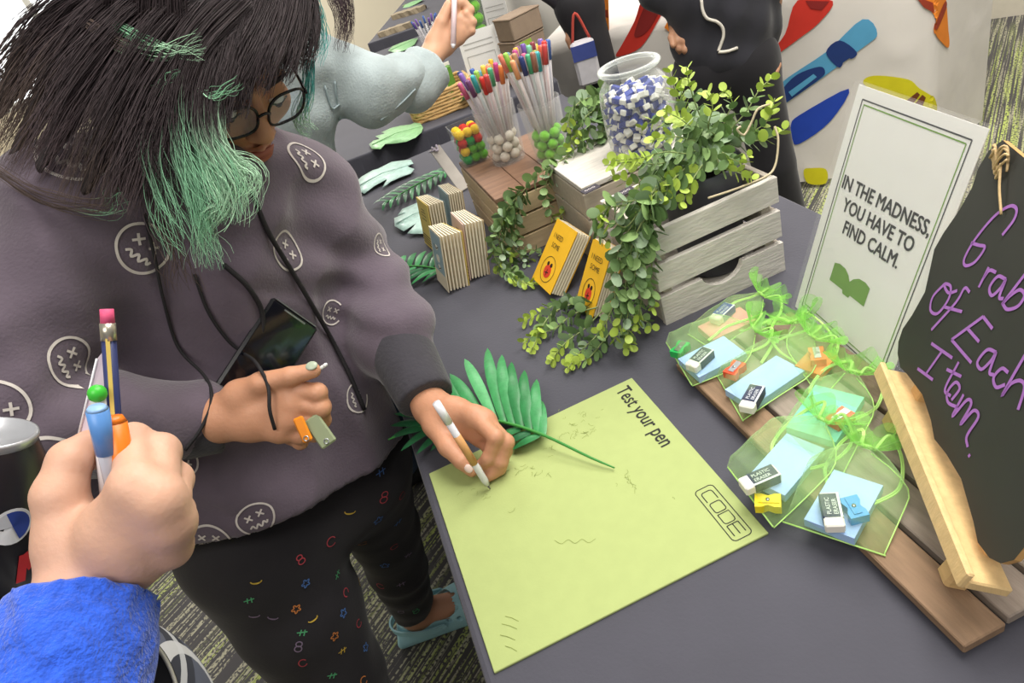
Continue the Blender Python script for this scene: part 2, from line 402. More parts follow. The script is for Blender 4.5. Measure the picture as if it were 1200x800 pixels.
# ================================================================== THE LIME TEST BOARD
BOARD_Z = TT + .003
LIME = mat('lime_cardstock', 'a5b372', .75, .03, 60, bump=.05, bscale=500)
INK = mat('black_print', '23241f', .7, .05)
t = thing('test_board', 'square lime green card board reading test your pen', 'board', (.1525, -.1525, TT))
obj('card', MB().box((0, 0, .0016), (.305, .305, .0030), bev=.0006), LIME, t)
mb = MB(); text_on(mb, 'Test your pen', .0285, (.2745, -.0105, BOARD_Z), (0, -1, 0), (1, 0, 0), bold=.0003, sx=.80)
obj('heading_print', mb, INK, t, world=True)
q = [PZ(x, y, BOARD_Z)[:2] for x, y in ((812.6, 577), (832.5, 568), (884, 622), (861, 636))]
bx0 = (q[0][0] + q[3][0])/2; bx1 = (q[1][0] + q[2][0])/2; by0 = (q[0][1] + q[1][1])/2; by1 = (q[2][1] + q[3][1])/2
W_, H_ = by0 - by1, bx1 - bx0
def rrect(x0, y0, x1, y1, r, n=5):
    P = []
    for cx, cy, a in ((x1-r, y1-r, 0), (x0+r, y1-r, 90), (x0+r, y0+r, 180), (x1-r, y0+r, 270)):
        P += [(cx + r*math.cos(math.radians(a + 90*i/n)), cy + r*math.sin(math.radians(a + 90*i/n))) for i in range(n+1)]
    return P + [P[0], P[1]]
mb = MB(); O = (bx0, by0, BOARD_Z); X = (0, -1, 0); Y = (1, 0, 0)
mb.strokes([rrect(0, 0, W_, H_, .005)], .0011, O, X, Y)
cw = W_*.185; ch = H_*.58; y0 = H_*.21; LN = []
for i, chn in enumerate('CODE'):
    x = W_*.08 + i*W_*.22; a, b_, c_, d = x, y0, x + cw, y0 + ch; r = .003
    if chn == 'C': LN += [[(c_, d), (a+r, d), (a+.0009, d-.0009), (a, d-r), (a, b_+r), (a+.0009, b_+.0009), (a+r, b_), (c_, b_)]]
    if chn == 'O': LN += [rrect(a, b_, c_, d, r)]
    if chn == 'D': LN += [[(a, b_), (a, d), (c_-r, d), (c_-.0009, d-.0009), (c_, d-r), (c_, b_+r), (c_-.0009, b_+.0009), (c_-r, b_), (a, b_), (a, b_+.001)]]
    if chn == 'E': LN += [[(c_, d), (a, d)], [(a, d), (a, b_)], [(a, b_), (c_, b_)], [(a, (b_+d)/2), (c_, (b_+d)/2)]]
mb.strokes(LN, .0012, O, X, Y); obj('code_logo_print', mb, INK, t, world=True)
# faint pen trials
mb = MB(); rr = random.Random(3)
def scrib(px, py, n, amp, ang=None):
    c = PZ(px, py, BOARD_Z); a = rr.uniform(0, 6.3) if ang is None else ang; P = []
    for i in range(n): P.append((c[0] + math.cos(a)*i*amp*.5 + rr.uniform(-amp, amp)*.6, c[1] + math.sin(a)*i*amp*.5 + rr.uniform(-amp, amp)*.6))
    mb.strokes([P], .0005, (0, 0, BOARD_Z), (1, 0, 0), (0, 1, 0), .0004)
for _ in range(26): scrib(rr.uniform(655, 705), rr.uniform(478, 515), rr.randint(3, 6), .004)
for _ in range(22): scrib(rr.uniform(585, 645), rr.uniform(520, 562), rr.randint(3, 6), .004)
for _ in range(6): scrib(rr.uniform(535, 580), rr.uniform(560, 600), rr.randint(3, 6), .004)
for k in range(4): scrib(735 + k*3, 562 + k*5, 7, .0045, 1.2)
scrib(724, 570, 5, .003); scrib(790, 585, 4, .002); scrib(598, 600, 6, .004, .3)
P = [tuple(PZ(650 + 8*i, 635 + (2.5 if i % 2 else -2) - i*.3, BOARD_Z)[:2]) for i in range(7)]; mb.strokes([catmull([(*p, 0) for p in P], 5)[:, :2]], .0006, (0, 0, BOARD_Z), (1, 0, 0), (0, 1, 0))
for (x, y, w) in ((592, 722, 16), (588, 731, 18), (586, 744, 18), (592, 757, 14)):
    P = [PZ(x, y, BOARD_Z), PZ(x + w*.5, y + 2, BOARD_Z), PZ(x + w, y + 6, BOARD_Z)]; mb.strokes([[p[:2] for p in P]], .0007, (0, 0, BOARD_Z), (1, 0, 0), (0, 1, 0))
tag(obj('pen_trial_scribbles', mb, mat('faint_ink', '7f8c46', .8), t, world=True), kind='stuff')

# ================================================================== CRATES AND BOXES
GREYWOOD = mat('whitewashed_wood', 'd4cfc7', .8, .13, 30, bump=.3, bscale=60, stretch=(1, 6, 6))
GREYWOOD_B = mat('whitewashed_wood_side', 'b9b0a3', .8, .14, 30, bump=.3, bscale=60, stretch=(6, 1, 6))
BROWN = mat('walnut_stained_wood', '8a6a55', .6, .22, 14, bump=.2, stretch=(1, 7, 7))
PALEWOOD = mat('pale_pine', 'cdb590', .7, .12, 20, bump=.2, stretch=(1, 6, 6))
CX0, CX1, CY0, CY1 = .402, .607, .077, .235; CT = .009
t = thing('slatted_crate', 'whitewashed slatted crate with handle notch holding the plant pot', 'crate', ((CX0+CX1)/2, (CY0+CY1)/2, TT))
hw = (CX1-CX0)/2; hd = (CY1-CY0)/2
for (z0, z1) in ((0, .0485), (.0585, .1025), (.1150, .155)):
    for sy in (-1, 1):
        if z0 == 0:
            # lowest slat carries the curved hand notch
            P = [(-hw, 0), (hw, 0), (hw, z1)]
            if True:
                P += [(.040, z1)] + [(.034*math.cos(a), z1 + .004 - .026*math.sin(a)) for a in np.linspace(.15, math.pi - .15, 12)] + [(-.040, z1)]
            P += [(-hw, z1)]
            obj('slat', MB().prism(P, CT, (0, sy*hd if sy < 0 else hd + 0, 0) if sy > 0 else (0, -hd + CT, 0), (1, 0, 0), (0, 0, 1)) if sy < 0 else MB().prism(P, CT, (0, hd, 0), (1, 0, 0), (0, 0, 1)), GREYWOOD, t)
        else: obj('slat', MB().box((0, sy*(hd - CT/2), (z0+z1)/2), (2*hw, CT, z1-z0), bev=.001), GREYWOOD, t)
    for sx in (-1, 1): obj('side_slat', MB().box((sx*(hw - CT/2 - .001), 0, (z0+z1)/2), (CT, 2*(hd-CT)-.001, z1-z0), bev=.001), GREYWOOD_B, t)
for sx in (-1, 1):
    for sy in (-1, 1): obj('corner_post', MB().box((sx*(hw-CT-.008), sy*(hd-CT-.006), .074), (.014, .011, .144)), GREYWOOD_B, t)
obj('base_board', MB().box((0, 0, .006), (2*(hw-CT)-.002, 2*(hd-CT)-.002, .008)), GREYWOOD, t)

def slat_box(name, label, x0, x1, y0, y1, h, top_m, side_m, n=3, top_planks=3):
    t = thing(name, label, 'box', ((x0+x1)/2, (y0+y1)/2, TT)); hw = (x1-x0)/2; hd = (y1-y0)/2; th = .009
    for i in range(top_planks):
        w = 2*hw/top_planks; obj('top_plank', MB().box((-hw + w*(i+.5), 0, h - th/2), (w-.0012, 2*hd, th), bev=.001), top_m, t)
    zs = np.linspace(0, h - th, n+1)
    for i in range(n):
        z0, z1 = zs[i], zs[i+1] - .004
        for s_ in (-1, 1):
            obj('slat', MB().box((0, s_*(hd - th/2), (z0+z1)/2), (2*hw, th, z1-z0), bev=.001), side_m, t)
            obj('side_slat', MB().box((s_*(hw - th/2 - .0005), 0, (z0+z1)/2), (th, 2*(hd-th)-.001, z1-z0), bev=.001), side_m, t)
    return t
AX0, AX1, AY0, AY1, AH = .287, .470, .47, .745, .128
slat_box('wooden_box', 'upturned pine box with brown top under the pen glasses', AX0, AX1, AY0, AY1, AH, BROWN, PALEWOOD)
BX0, BX1, BY0, BY1, BH = .398, .640, .298, .465, .158
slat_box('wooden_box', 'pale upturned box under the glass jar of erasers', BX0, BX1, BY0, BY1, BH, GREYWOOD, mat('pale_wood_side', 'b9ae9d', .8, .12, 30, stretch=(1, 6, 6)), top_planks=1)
for k, (x, y, a) in enumerate(((692, 222, .1), (733, 225, .15))):
    p = PZ(x, y, TT + BH); t = thing('price_card', ('small dark printed card on the pale box, left of the pair', 'small dark printed card on the pale box, half under leaves')[k], 'card', (p[0], p[1], TT + BH), a)
    obj('card', MB().box((0, 0, .0008), (.030, .018, .0012)), mat('dark_card', '3a3540', .6), t)
    mb = MB(); text_on(mb, 'ooo', .012, (-.011, -.003, .0015), (1, 0, 0), (0, 1, 0)); obj('print', mb, mat('pale_print', 'cfc8cc', .7), t)

# ================================================================== ERASER JAR
JAR = np.array([*PZ(757, 180, TT + BH)[:2], TT + BH]); JAR[0] = min(JAR[0], BX1 - .072); JAR[1] = max(JAR[1], BY0 + .050); JAR[0] += .012
t = thing('glass_jar', 'ribbed clear glass jar full of small wrapped erasers', 'jar', JAR)
prof = [(.0, .002), (.046, .001), (.052, .005), (.056, .018), (.057, .05), (.0565, .09), (.054, .107), (.047, .119), (.0415, .124), (.0415, .129), (.0470, .132), (.0505, .136), (.0505, .140), (.047, .143), (.042, .142), (.0395, .137)]
JG = glass('jar_glass', 'fcfefd', .03, 1.45, .94, .5)
jm = MB().lathe(prof, 96, rfun=lambda a, z: 1 + (.022*math.cos(24*a) if .008 < z < .118 else 0)); obj('jar_body', jm, JG, t)
rimm = MB(); rimm.tube([(.0475*math.cos(a), .0475*math.sin(a), .1385) for a in np.linspace(0, 2*math.pi, 40)], .0042, 8); obj('rim', rimm, JG, t)
ER_W = mat('white_rubber', 'eceae2', .6, .03); ER_S = mat('blue_sleeve', '39489a', .45, .15, 200); ER_K = mat('navy_sleeve', '2c3550', .45, .1, 200)
e0 = MB().box((0, 0, 0), (.029, .0115, .0090), bev=.0012).mesh('eraser_block'); e1 = MB().box((.004, 0, 0), (.0155, .0120, .0095), bev=.0008).mesh('eraser_sleeve'); e0.materials.append(ER_W); e1.materials.append(ER_S)
rr = random.Random(11); ne = 0
for layer in range(10):
    z = .010 + layer*.0098
    for ring, cnt in ((.040, 11), (.020, 5)):
        for k in range(cnt):
            a = 2*math.pi*(k + rr.uniform(-.12, .12))/cnt + layer*.4; r = ring + rr.uniform(-.003, .002)
            o = tag(thing('jar_eraser', 'white eraser in a blue paper sleeve piled inside the glass jar', 'eraser', (JAR[0] + r*math.cos(a), JAR[1] + r*math.sin(a), JAR[2] + z + rr.uniform(-.001, .001)), 0, 'erasers in the glass jar', rot=(rr.uniform(-.6, .6), rr.uniform(-.5, .5), rr.uniform(0, 6.28))))
            obj('block', e0, None, o); obj('sleeve', e1, None, o); ne += 1

# ================================================================== PENS IN GLASSES, POM-POMS
CUP = glass('acrylic_cup', 'fefefe', .03, 1.3, .98, .26)
AZ = TT + AH
def cup(name, label, p, r0, r1, h, square=False):
    t = thing(name, label, 'container', p)
    if square:
        mb = MB(); V = []
        for (r, z) in ((r0, 0), (r1, h), (r1 - .002, h), (r0 - .002, .003)): V += [(-r, -r, z), (r, -r, z), (r, r, z), (-r, r, z)]
        F = [(3, 2, 1, 0)] + [(4*j + i, 4*j + (i+1) % 4, 4*j + 4 + (i+1) % 4, 4*j + 4 + i) for j in range(3) for i in range(4)] + [(12, 13, 14, 15)]
        mb.add(V, F); obj('cup_wall', mb, CUP, t)
    else: obj('cup_wall', MB().lathe([(0, .001), (r0, 0), (r0 + .001, .004), (r1, h), (r1 - .002, h), (r0 - .001, .005), (0, .004)], 32), CUP, t)
    return t
PENBODY = glass('pen_clear_barrel', 'f1eeee', .1, 1.35, .62, .7)
PENINK = mat('pen_refill_grey', '6f6a72', .5)
CAPC = dict(red='d8504f', orange='f08a4b', yellow='f0d25a', green='57b585', teal='4d9aa8', blue='4668b0', purple='7d5fae', pink='d5668c', brown='a5705c', salmon='ef8674', lime='9ed25a', rose='b85f7d', coral='f0705a', peach='f2a878', gold='e0b13c', mint='7fcfa8', navy='38447c', violet='8f6fc4', magenta='c2508f', maroon='8a3f48', tan='b88f6c', turquoise='44b0b4', olive='93a04a', apricot='f0975c', plum='7a4a78', scarlet='dc3f38')
PENB = MB().tube([(0, 0, 0), (0, 0, .006), (0, 0, .125)], [.0012, .0042, .0042], 8).mesh('pen_barrel'); PENB.materials.append(PENBODY)
PENR = MB().tube([(0, 0, -.004), (0, 0, .118)], [.0011, .0020], 6).mesh('pen_refill')
PENC = MB().tube([(0, 0, .115), (0, 0, .146), (0, 0, .149)], [.0050, .0050, .0038], 8).mesh('pen_cap')
PENCLIP = MB().box((.0058, 0, .134), (.0012, .0022, .026)).mesh('pen_clip'); PENCLIP.materials.append(PENBODY)
def pen(p, d, colname, label, group):
    d = nrm(d); M = frame(np.cross([.3, .8, .1], d), np.cross(d, np.cross([.3, .8, .1], d))); 
    t = thing('gel_pen', label, 'pen', p, 0, group, rot=eul(M)); cm = mat('cap_' + colname, CAPC[colname], .35, .04)
    obj('barrel', PENB, None, t)
    r = obj('refill', PENR.copy(), mat('refill_' + colname, tuple(.55*x + .2 for x in [int(CAPC[colname][i:i+2], 16)/255 for i in (0, 2, 4)]), .5), t)
    c = obj('cap', PENC.copy(), cm, t); obj('clip', PENCLIP, None, c)
    return t
G1 = np.array([*PZ(597, 187, AZ)[:2], AZ]); G2 = np.array([*PZ(655, 182, AZ)[:2], AZ]); G2[0] = min(G2[0], AX1 - .03); G2[1] = max(G2[1], AY0 + .035)
cup('pen_glass', 'clear round glass of pens standing in white pom-poms', G1, .034, .043, .115)
cup('pen_glass', 'clear round glass of pens standing in green pom-poms', G2, .032, .041, .115)
rr = random.Random(5); cols = list(CAPC)
def fill(Gp, n, r0, spread, bias, label, group, base=.030):
    order = list(CAPC); rr.shuffle(order)
    for i in range(n):
        a = 2*math.pi*i*.618; q = math.sqrt((i + .5)/n)
        c = order[i]
        off = np.array([math.cos(a)*q*r0, math.sin(a)*q*r0, 0]); d = np.array([off[0]*spread, off[1]*spread, 1.]) + np.array([*bias, 0])
        p = Gp + off*.85 + [0, 0, base + rr.uniform(0, .014)]
        pen(p, d, c, label % c, group)
fill(G1, 22, .024, 9.0, (-.02, -.02), '%s capped gel pen in the glass with white pom-poms', 'pens in the white pom-pom glass')
fill(G2, 26, .023, 8.5, (.05, .08), '%s capped gel pen in the glass with green pom-poms', 'pens in the green pom-pom glass', .052)
POMW = mat('white_pompom', 'e9e3d4', .95, .08, 200, bump=.6, bscale=500, sheen=.5); POMG = mat('green_pompom', '77c832', .95, .12, 200, bump=.6, bscale=500, sheen=.4)
def pom_mesh(r):
    mb = MB().ball((0, 0, 0), r, 14, 10); mb.v = [tuple(c*(1 + rr.uniform(-.06, .06)) for c in p) for p in mb.v]; return mb.mesh('pompom')
PM = pom_mesh(.0105)
def poms(Gp, R, layers, m, label, group, pr=.0105):
    me = PM.copy(); me.materials.append(m)
    for L_ in range(layers):
        for k in range(7):
            a = 2*math.pi*k/6 + L_*.5; r = R if k < 6 else 0
            tag(obj('pompom', me, None), label, 'pom-pom', group).location = (Gp[0] + r*math.cos(a), Gp[1] + r*math.sin(a), Gp[2] + .0155 + L_*.0185)
poms(G1, .0215, 3, POMW, 'fluffy white pom-pom at the bottom of the pen glass', 'white pom-poms in the pen glass')
poms(G2, .0205, 3, POMG, 'fluffy green pom-pom at the bottom of the pen glass', 'green pom-poms in the pen glass')
# square tub of coloured pom-poms
T3 = np.array([*PZ(549, 183, AZ)[:2], AZ]); T3[0] = max(T3[0], AX0 + .032); T3[1] = min(T3[1], AY1 - .034)
cup('square_tub', 'clear square tub of red yellow and green pom-poms', T3, .028, .033, .082, True)
cl = [('red', 'c8382c'), ('yellow', 'f2c52e'), ('green', '5fae2c'), ('emerald', '1f9a4a')]
ms = {}
for n_, h_ in cl: ms[n_] = PM.copy(); ms[n_].materials.append(mat('pompom_' + n_, h_, .9, .12, 200, bump=.5, bscale=500))
for L_ in range(4):
    for i in range(3):
        for j in range(3):
            n_ = rr.choice(['green', 'green', 'yellow', 'red', 'emerald']) if L_ else rr.choice(['green', 'green', 'emerald'])
            if L_ >= 2: n_ = rr.choice(['yellow', 'red', 'emerald', 'yellow', 'red'])
            tag(obj('pompom', ms[n_], None), '%s pom-pom in the clear square tub' % n_, 'pom-pom', 'coloured pom-poms in the square tub').location = (T3[0] + (i-1)*.0172, T3[1] + (j-1)*.0172, AZ + .0145 + L_*.0178)
# grey tag with a ribbon knot leaning behind the notebooks
bot = PZ(545, 222, TT + .004); top = PZ(509, 173, TT + .095)
t = thing('wooden_tag', 'grey wooden tag with a lilac ribbon knot behind the notebooks', 'tag', (bot[0], bot[1], TT))
ax = nrm(top - bot); ex = nrm(np.array((1., 0, 0)) - ax*ax[0]); M = np.stack([ex, ax, np.cross(ex, ax)], 1)
L_ = np.linalg.norm(top - bot); base = bot
obj('tag_board', MB().box((base + top)/2, (.030, np.linalg.norm(top - base), .004), M, bev=.001), mat('grey_tag_wood', 'a8a29b', .8, .1, 30), t, world=True)
mb = MB(); cpt = top - ax*.010 + M[:, 2]*.006
for s_ in (-1, 1): mb.tube(catmull([cpt + M[:, 0]*.004*math.cos(a)*s_ + M[:, 1]*.0 + (M[:, 0]*s_*.006 + M[:, 1]*.004)*math.sin(a)**2 + M[:, 1]*.008*math.sin(2*a) for a in np.linspace(0, math.pi, 9)], 3), .0022, 6)
mb.tube([cpt, cpt - M[:, 0]*.02 + M[:, 1]*.002], .002, 6); obj('ribbon_knot', mb, mat('lilac_ribbon', 'a9a0ad', .6), t, world=True)
# ================================================================== NOTEBOOKS
PAGE = mat('notebook_pages', 'e9dfc6', .8, .05, 80); COVY = mat('cover_pale_yellow', 'e9d074', .55, .05); COVG = mat('cover_golden_yellow', 'f0bb2a', .5, .05); COVB = mat('cover_blue', '9db7c4', .55, .08)
COVT = mat('cover_tan', 'd9c39b', .65, .06); COVP = mat('cover_greyblue', '8fa3a8', .6, .06); COVPK = mat('cover_pinkish', 'd9c0b6', .6, .05); BLKP = mat('cover_black_print', '4a3b20', .6)
def notebook(label, p, rz, lean, w, h, th, cov, back, art, fan=.14, fans=6, pagecol=None):
    """stands on its lower edge: local x = thickness, y = width (binding at y=0 to -w), z = up"""
    p = (p[0], p[1], p[2] + th*1.1*math.sin(lean) + .0005); t = thing('notebook', label, 'notebook', p, 0, 'small notebooks on the charcoal table', rot=eul(rotz(rz) @ np.array([[math.cos(lean), 0, math.sin(lean)], [0, 1, 0], [-math.sin(lean), 0, math.cos(lean)]])))
    c = obj('front_cover', MB().box((.0006, -w/2, h/2), (.0012, w, h)), cov, t)
    for k in range(fans):      # leaves fan out from the binding edge at the far end
        a = fan*(k + 1)/fans; n = MB(); m3 = rotz(-a*.0 + a)
        n.box((0, -w/2, h/2), (th/fans*.62, w, h - .003))
        o = obj('page_block', n, pagecol or PAGE, t); o.location = (th*(k + .8)/fans, 0, .0012); o.rotation_euler = (0, 0, a)
    o = obj('back_cover', MB().box((0, -w/2, h/2), (.0012, w, h)), back, t); o.location = (th*1.06, 0, 0); o.rotation_euler = (0, 0, fan*1.1)
    if art:
        O = (-.0002, 0, 0); X = (0, -1, 0); Y = (0, 0, 1); mb = MB()
        if art == 'stripes':
            for k in range(4): mb.strokes([[(.003, .008 + k*.006), (w-.003, .008 + k*.006)]], .0022, O, X, Y)
            obj('stripe_print', mb, BLKP, c); mb = MB()
            mb.strokes([[(w*.3, h*.62), (w*.7, h*.62), (w*.7, h*.70), (w*.3, h*.70)], [(w*.3, h*.75), (w*.7, h*.78)], [(w*.35, h*.82), (w*.65, h*.82)]], .0016, O, X, Y)
            obj('cover_print', mb, BLKP, c)
        if art == 'oval':
            text_on(mb, 'I NEED', .0125, (O[0]-.0002, -w*.17, h*.74), X, Y, sx=.9); text_on(mb, 'SOME', .0125, (O[0]-.0002, -w*.24, h*.60), X, Y, sx=.9)
            obj('title_print', mb, BLKP, c); mb = MB()
            mb.strokes([[(w*.5 + w*.30*math.cos(a), h*.28 + h*.20*math.sin(a)) for a in np.linspace(0, 2*math.pi, 28)]], .0012, O, X, Y)
            obj('oval_print', mb, BLKP, c); m2 = MB()
            m2.prism([(w*.5 + w*.16*math.cos(a), h*.25 + h*.105*math.sin(a)) for a in np.linspace(0, 2*math.pi, 14, endpoint=False)], .0004, (-.0001, 0, 0), (0, -1, 0), (0, 0, 1)); o2 = obj('red_blot_print', m2, mat('print_red', 'd2402a', .6), c)
            m3 = MB()
            for s_ in (-1, 1): m3.prism([(w*.5 + s_*w*.075 + w*.05*math.cos(a), h*.36 + h*.035*math.sin(a)) for a in np.linspace(0, 2*math.pi, 8, endpoint=False)], .0006, (-.0001, 0, 0), (0, -1, 0), (0, 0, 1))
            m3.strokes([[(w*.42, h*.22), (w*.58, h*.24)], [(w*.5, h*.18), (w*.5, h*.28)]], .0016, (-.0006, 0, 0), X, Y)
            obj('dark_spots_print', m3, mat('print_dark', '2a1a14', .6), c)
        if art == 'panel':
            m2 = MB().prism([(.006, .03), (w-.006, .03), (w-.006, h-.004), (.006, h-.004)], .0003, (-.0001, 0, 0), (0, -1, 0), (0, 0, 1)); obj('blue_panel_print', m2, COVB, c)
            m3 = MB()
            for yy, rr_ in ((h*.72, .0055), (h*.52, .008), (h*.36, .0055)): m3.prism([(w*.5 + rr_*1.3*math.cos(a), yy + rr_*math.sin(a)) for a in np.linspace(0, 2*math.pi, 12, endpoint=False)], .0003, (-.0005, 0, 0), (0, -1, 0), (0, 0, 1))
            obj('cover_print', m3, mat('print_offwhite', 'ece8da', .6), c)
            m4 = MB(); m4.strokes([[(w*.3, h*.75), (w*.5, h*.70), (w*.7, h*.76)], [(w*.3, h*.40), (w*.5, h*.33), (w*.7, h*.39)]], .002, (-.0008, 0, 0), X, Y); obj('cover_lines_print', m4, BLKP, c)
    return t
a = PZ(499, 287); notebook('pale yellow notebook with striped foot, nearest the palm fronds', (a[0], a[1], TT), .12, .20, .075, .105, .024, COVY, COVP, 'stripes', .16)
a2 = PZ(521, 282); notebook('tan notebook standing behind the striped yellow notebook', (a[0] + .052, a[1] + .008, TT), .05, .20, .075, .108, .022, COVP, COVT, None, .12)
a = PZ(514, 331); notebook('notebook with a blue picture cover and ruled page edges', (a[0], a[1], TT), .10, .22, .07, .112, .026, PAGE, COVY, 'panel', .20)
notebook('pinkish notebook standing behind the blue picture notebook', (a[0] + .050, a[1] + .02, TT), .06, .22, .08, .112, .026, COVPK, COVT, 'stripes', .14)
def leanbook(label, BL, BR, TLp, **k):
    b0, b1 = PZ(*BL), PZ(*BR); top = PY(*TLp, b0[1]); w = np.linalg.norm(b1 - b0); d = (b1 - b0)/w
    rz = math.atan2(d[0], -d[1]); up = top - b0; lean = math.atan2(up[0], up[2]); h = np.linalg.norm(up)
    return notebook(label, (b0[0], b0[1], TT), rz, lean, w, h, .018, COVG, COVG, 'oval', .10, 5)
leanbook('golden yellow notebook leaning on the pine box, fully in view', (626, 333), (647, 353), (657, 265))
leanbook('golden yellow notebook half behind the trailing leaves', (676, 362), (696, 379), (699, 287))
# ================================================================== PLANK PALLET
PLK = [mat('weathered_plank_%d' % i, c, .75, .2, 16, bump=.25, bscale=70, stretch=(8, 1, 8)) for i, c in enumerate(('8a7058', '94877c', '8f8377', '7d6a5a'))]
PT = TT + .017
t = thing('plank_tray', 'weathered wooden plank tray carrying the green gift bags', 'tray', (.45, -.255, TT))
for i in range(4):
    x0 = .360 + i*.0455; obj('plank', MB().box((x0 + .020 - .45, 0, .0115), (.0400, .452 - .006*(i % 2), .011), bev=.0012), PLK[i], t)
for y in (-.17, .0, .17): obj('batten', MB().box((0, y, .003), (.16, .022, .006)), PLK[3], t)

# ================================================================== SIGN IN ITS ACRYLIC HOLDER
BL = PZ(930, 362, TT + .002); yaw = math.radians(-8); tl = math.radians(19.5)
l = np.array([math.sin(yaw), -math.cos(yaw), 0]); n = np.array([math.cos(yaw), math.sin(yaw), 0]); up = n*math.sin(tl) + np.array([0, 0, math.cos(tl)]); out = np.cross(l, up)
SW, SH = .200, .300
t = thing('standing_sign', 'white framed sign reading in the madness you have to find calm', 'sign', BL + l*SW/2)
obj('paper', MB().prism([(0, .004), (SW, .004), (SW, SH), (0, SH)], .0008, BL - out*.002, l, up), mat('white_paper', 'efefec', .6, .015), t, world=True)
ACR = glass('acrylic_holder', 'ffffff', .02, 1.45, .985, .10)
hm = MB().prism([(-.004, .002), (SW + .004, .002), (SW + .004, SH + .003), (-.004, SH + .003)], .0025, BL + out*.0003, l, up)
obj('front_pane', hm, ACR, t, world=True)
obj('back_pane', MB().prism([(-.004, .002), (SW + .004, .002), (SW + .004, SH + .003), (-.004, SH + .003)], .0025, BL - out*.0062, l, up), ACR, t, world=True)
obj('foot', MB().prism([(-.004, 0), (SW + .004, 0), (SW + .004, .06), (-.004, .06)], .003, BL + np.array([0, 0, -.0015]) + n*.012, l, n), ACR, t, world=True)
mb = MB(); b1 = .014; mb.strokes([[(b1, b1), (SW-b1, b1)], [(SW-b1, b1), (SW-b1, SH-b1)], [(SW-b1, SH-b1), (b1, SH-b1)], [(b1, SH-b1), (b1, b1)]], .0016, BL, l, up, -.0009); obj('dark_border_print', mb, mat('sign_dark', '3a3d42', .6), t, world=True)
mb = MB(); b2 = .019; mb.strokes([[(b2, b2), (SW-b2, b2)], [(SW-b2, b2), (SW-b2, SH-b2)], [(SW-b2, SH-b2), (b2, SH-b2)], [(b2, SH-b2), (b2, b2)]], .0015, BL, l, up, -.0009); obj('green_border_print', mb, mat('sign_green', '6f9b3f', .6), t, world=True)
mb = MB()
for k, s_ in enumerate(('IN THE MADNESS,', 'YOU HAVE TO', 'FIND CALM.')): [text_on(mb, s_, .0232, BL + l*(SW*.50 + dx) + up*(SH*.612 - k*.0245 + dy), l, up, align='CENTER', off=-.0009 + .00004*q_, sx=.84) for q_, (dx, dy) in enumerate(((0, 0), (.0006, .0002), (-.0006, .0002), (0, .0005), (0, -.0004)))]
obj('slogan_print', mb, mat('sign_black', '2b2d30', .6), t, world=True)
mb = MB(); cx, cy = SW*.44, SH*.285
BK = [(-.036, .010), (-.026, .013), (-.014, .012), (-.005, .007), (0, .001), (.005, .007), (.014, .012), (.026, .013), (.036, .010), (.036, -.014), (.008, -.014), (.006, -.018), (-.006, -.018), (-.008, -.014), (-.036, -.014)]
mb.add([BL + l*(cx + a) + up*(cy + b_) - out*.0009 for a, b_ in BK], [tuple(range(len(BK)))])
obj('open_book_print', mb, mat('sign_green', '6f9b3f'), t, world=True)

# ================================================================== CHALKBOARD ON ITS EASEL
F1 = PZ(1120, 680, PT); F2 = PZ(1050, 502, PT); F1[2] = F2[2] = PT
el = nrm(F1 - F2); en = np.array([-el[1], el[0], 0]); en = en if en[0] > 0 else -en          # en points to the back
lean = math.radians(24); eup = en*math.sin(lean) + np.array([0, 0, math.cos(lean)]); eo = np.cross(el, eup)
PINE = mat('easel_pine', 'd8b57e', .55, .14, 18, bump=.15, stretch=(1, 1, 7))
PINEB = mat('easel_pine_ledge', 'dcbc86', .55, .12, 18, bump=.15, stretch=(7, 7, 1))
EB = (F1 + F2)/2; t = thing('table_easel', 'small pine easel propping up the chalkboard', 'easel', EB); half = np.linalg.norm(F1 - F2)/2
Me = np.stack([el, eup, eo], 1)
for s_, Fp in ((1, F1), (-1, F2)):
    c = Fp + eup*.11; obj('front_leg', MB().box(c - eo*.0, (.018, .22, .010), Me, bev=.0015), PINE, t, world=True)
    obj('toe', MB().box(Fp + eup*.016 + eo*.004, (.020, .034, .020), Me, bev=.003), PINE, t, world=True)
LZ = .043
obj('ledge', MB().box(EB + eup*LZ + eo*.010, (half*2 + .075, .010, .034), Me, bev=.0015), PINEB, t, world=True)
obj('ledge_lip', MB().box(EB + eup*(LZ + .004) + eo*.029, (half*2 + .075, .018, .006), Me, bev=.0015), PINEB, t, world=True)
hb = EB + eup*.20 + np.array([0, 0, -.004]); obj('top_rail', MB().box(EB + eup*.205 - eo*.001, (half*2 + .02, .016, .010), Me, bev=.0015), PINEB, t, world=True)
bl_ = EB + en*.145; bl_[2] = PT; top_ = EB + eup*.20 - eo*.01
d_ = nrm(top_ - bl_); obj('back_leg', MB().box((top_ + bl_)/2 + [0, 0, .004], (.016, np.linalg.norm(top_ - bl_), .010), np.stack([el, d_, np.cross(el, d_)], 1), bev=.001), PINE, t, world=True)
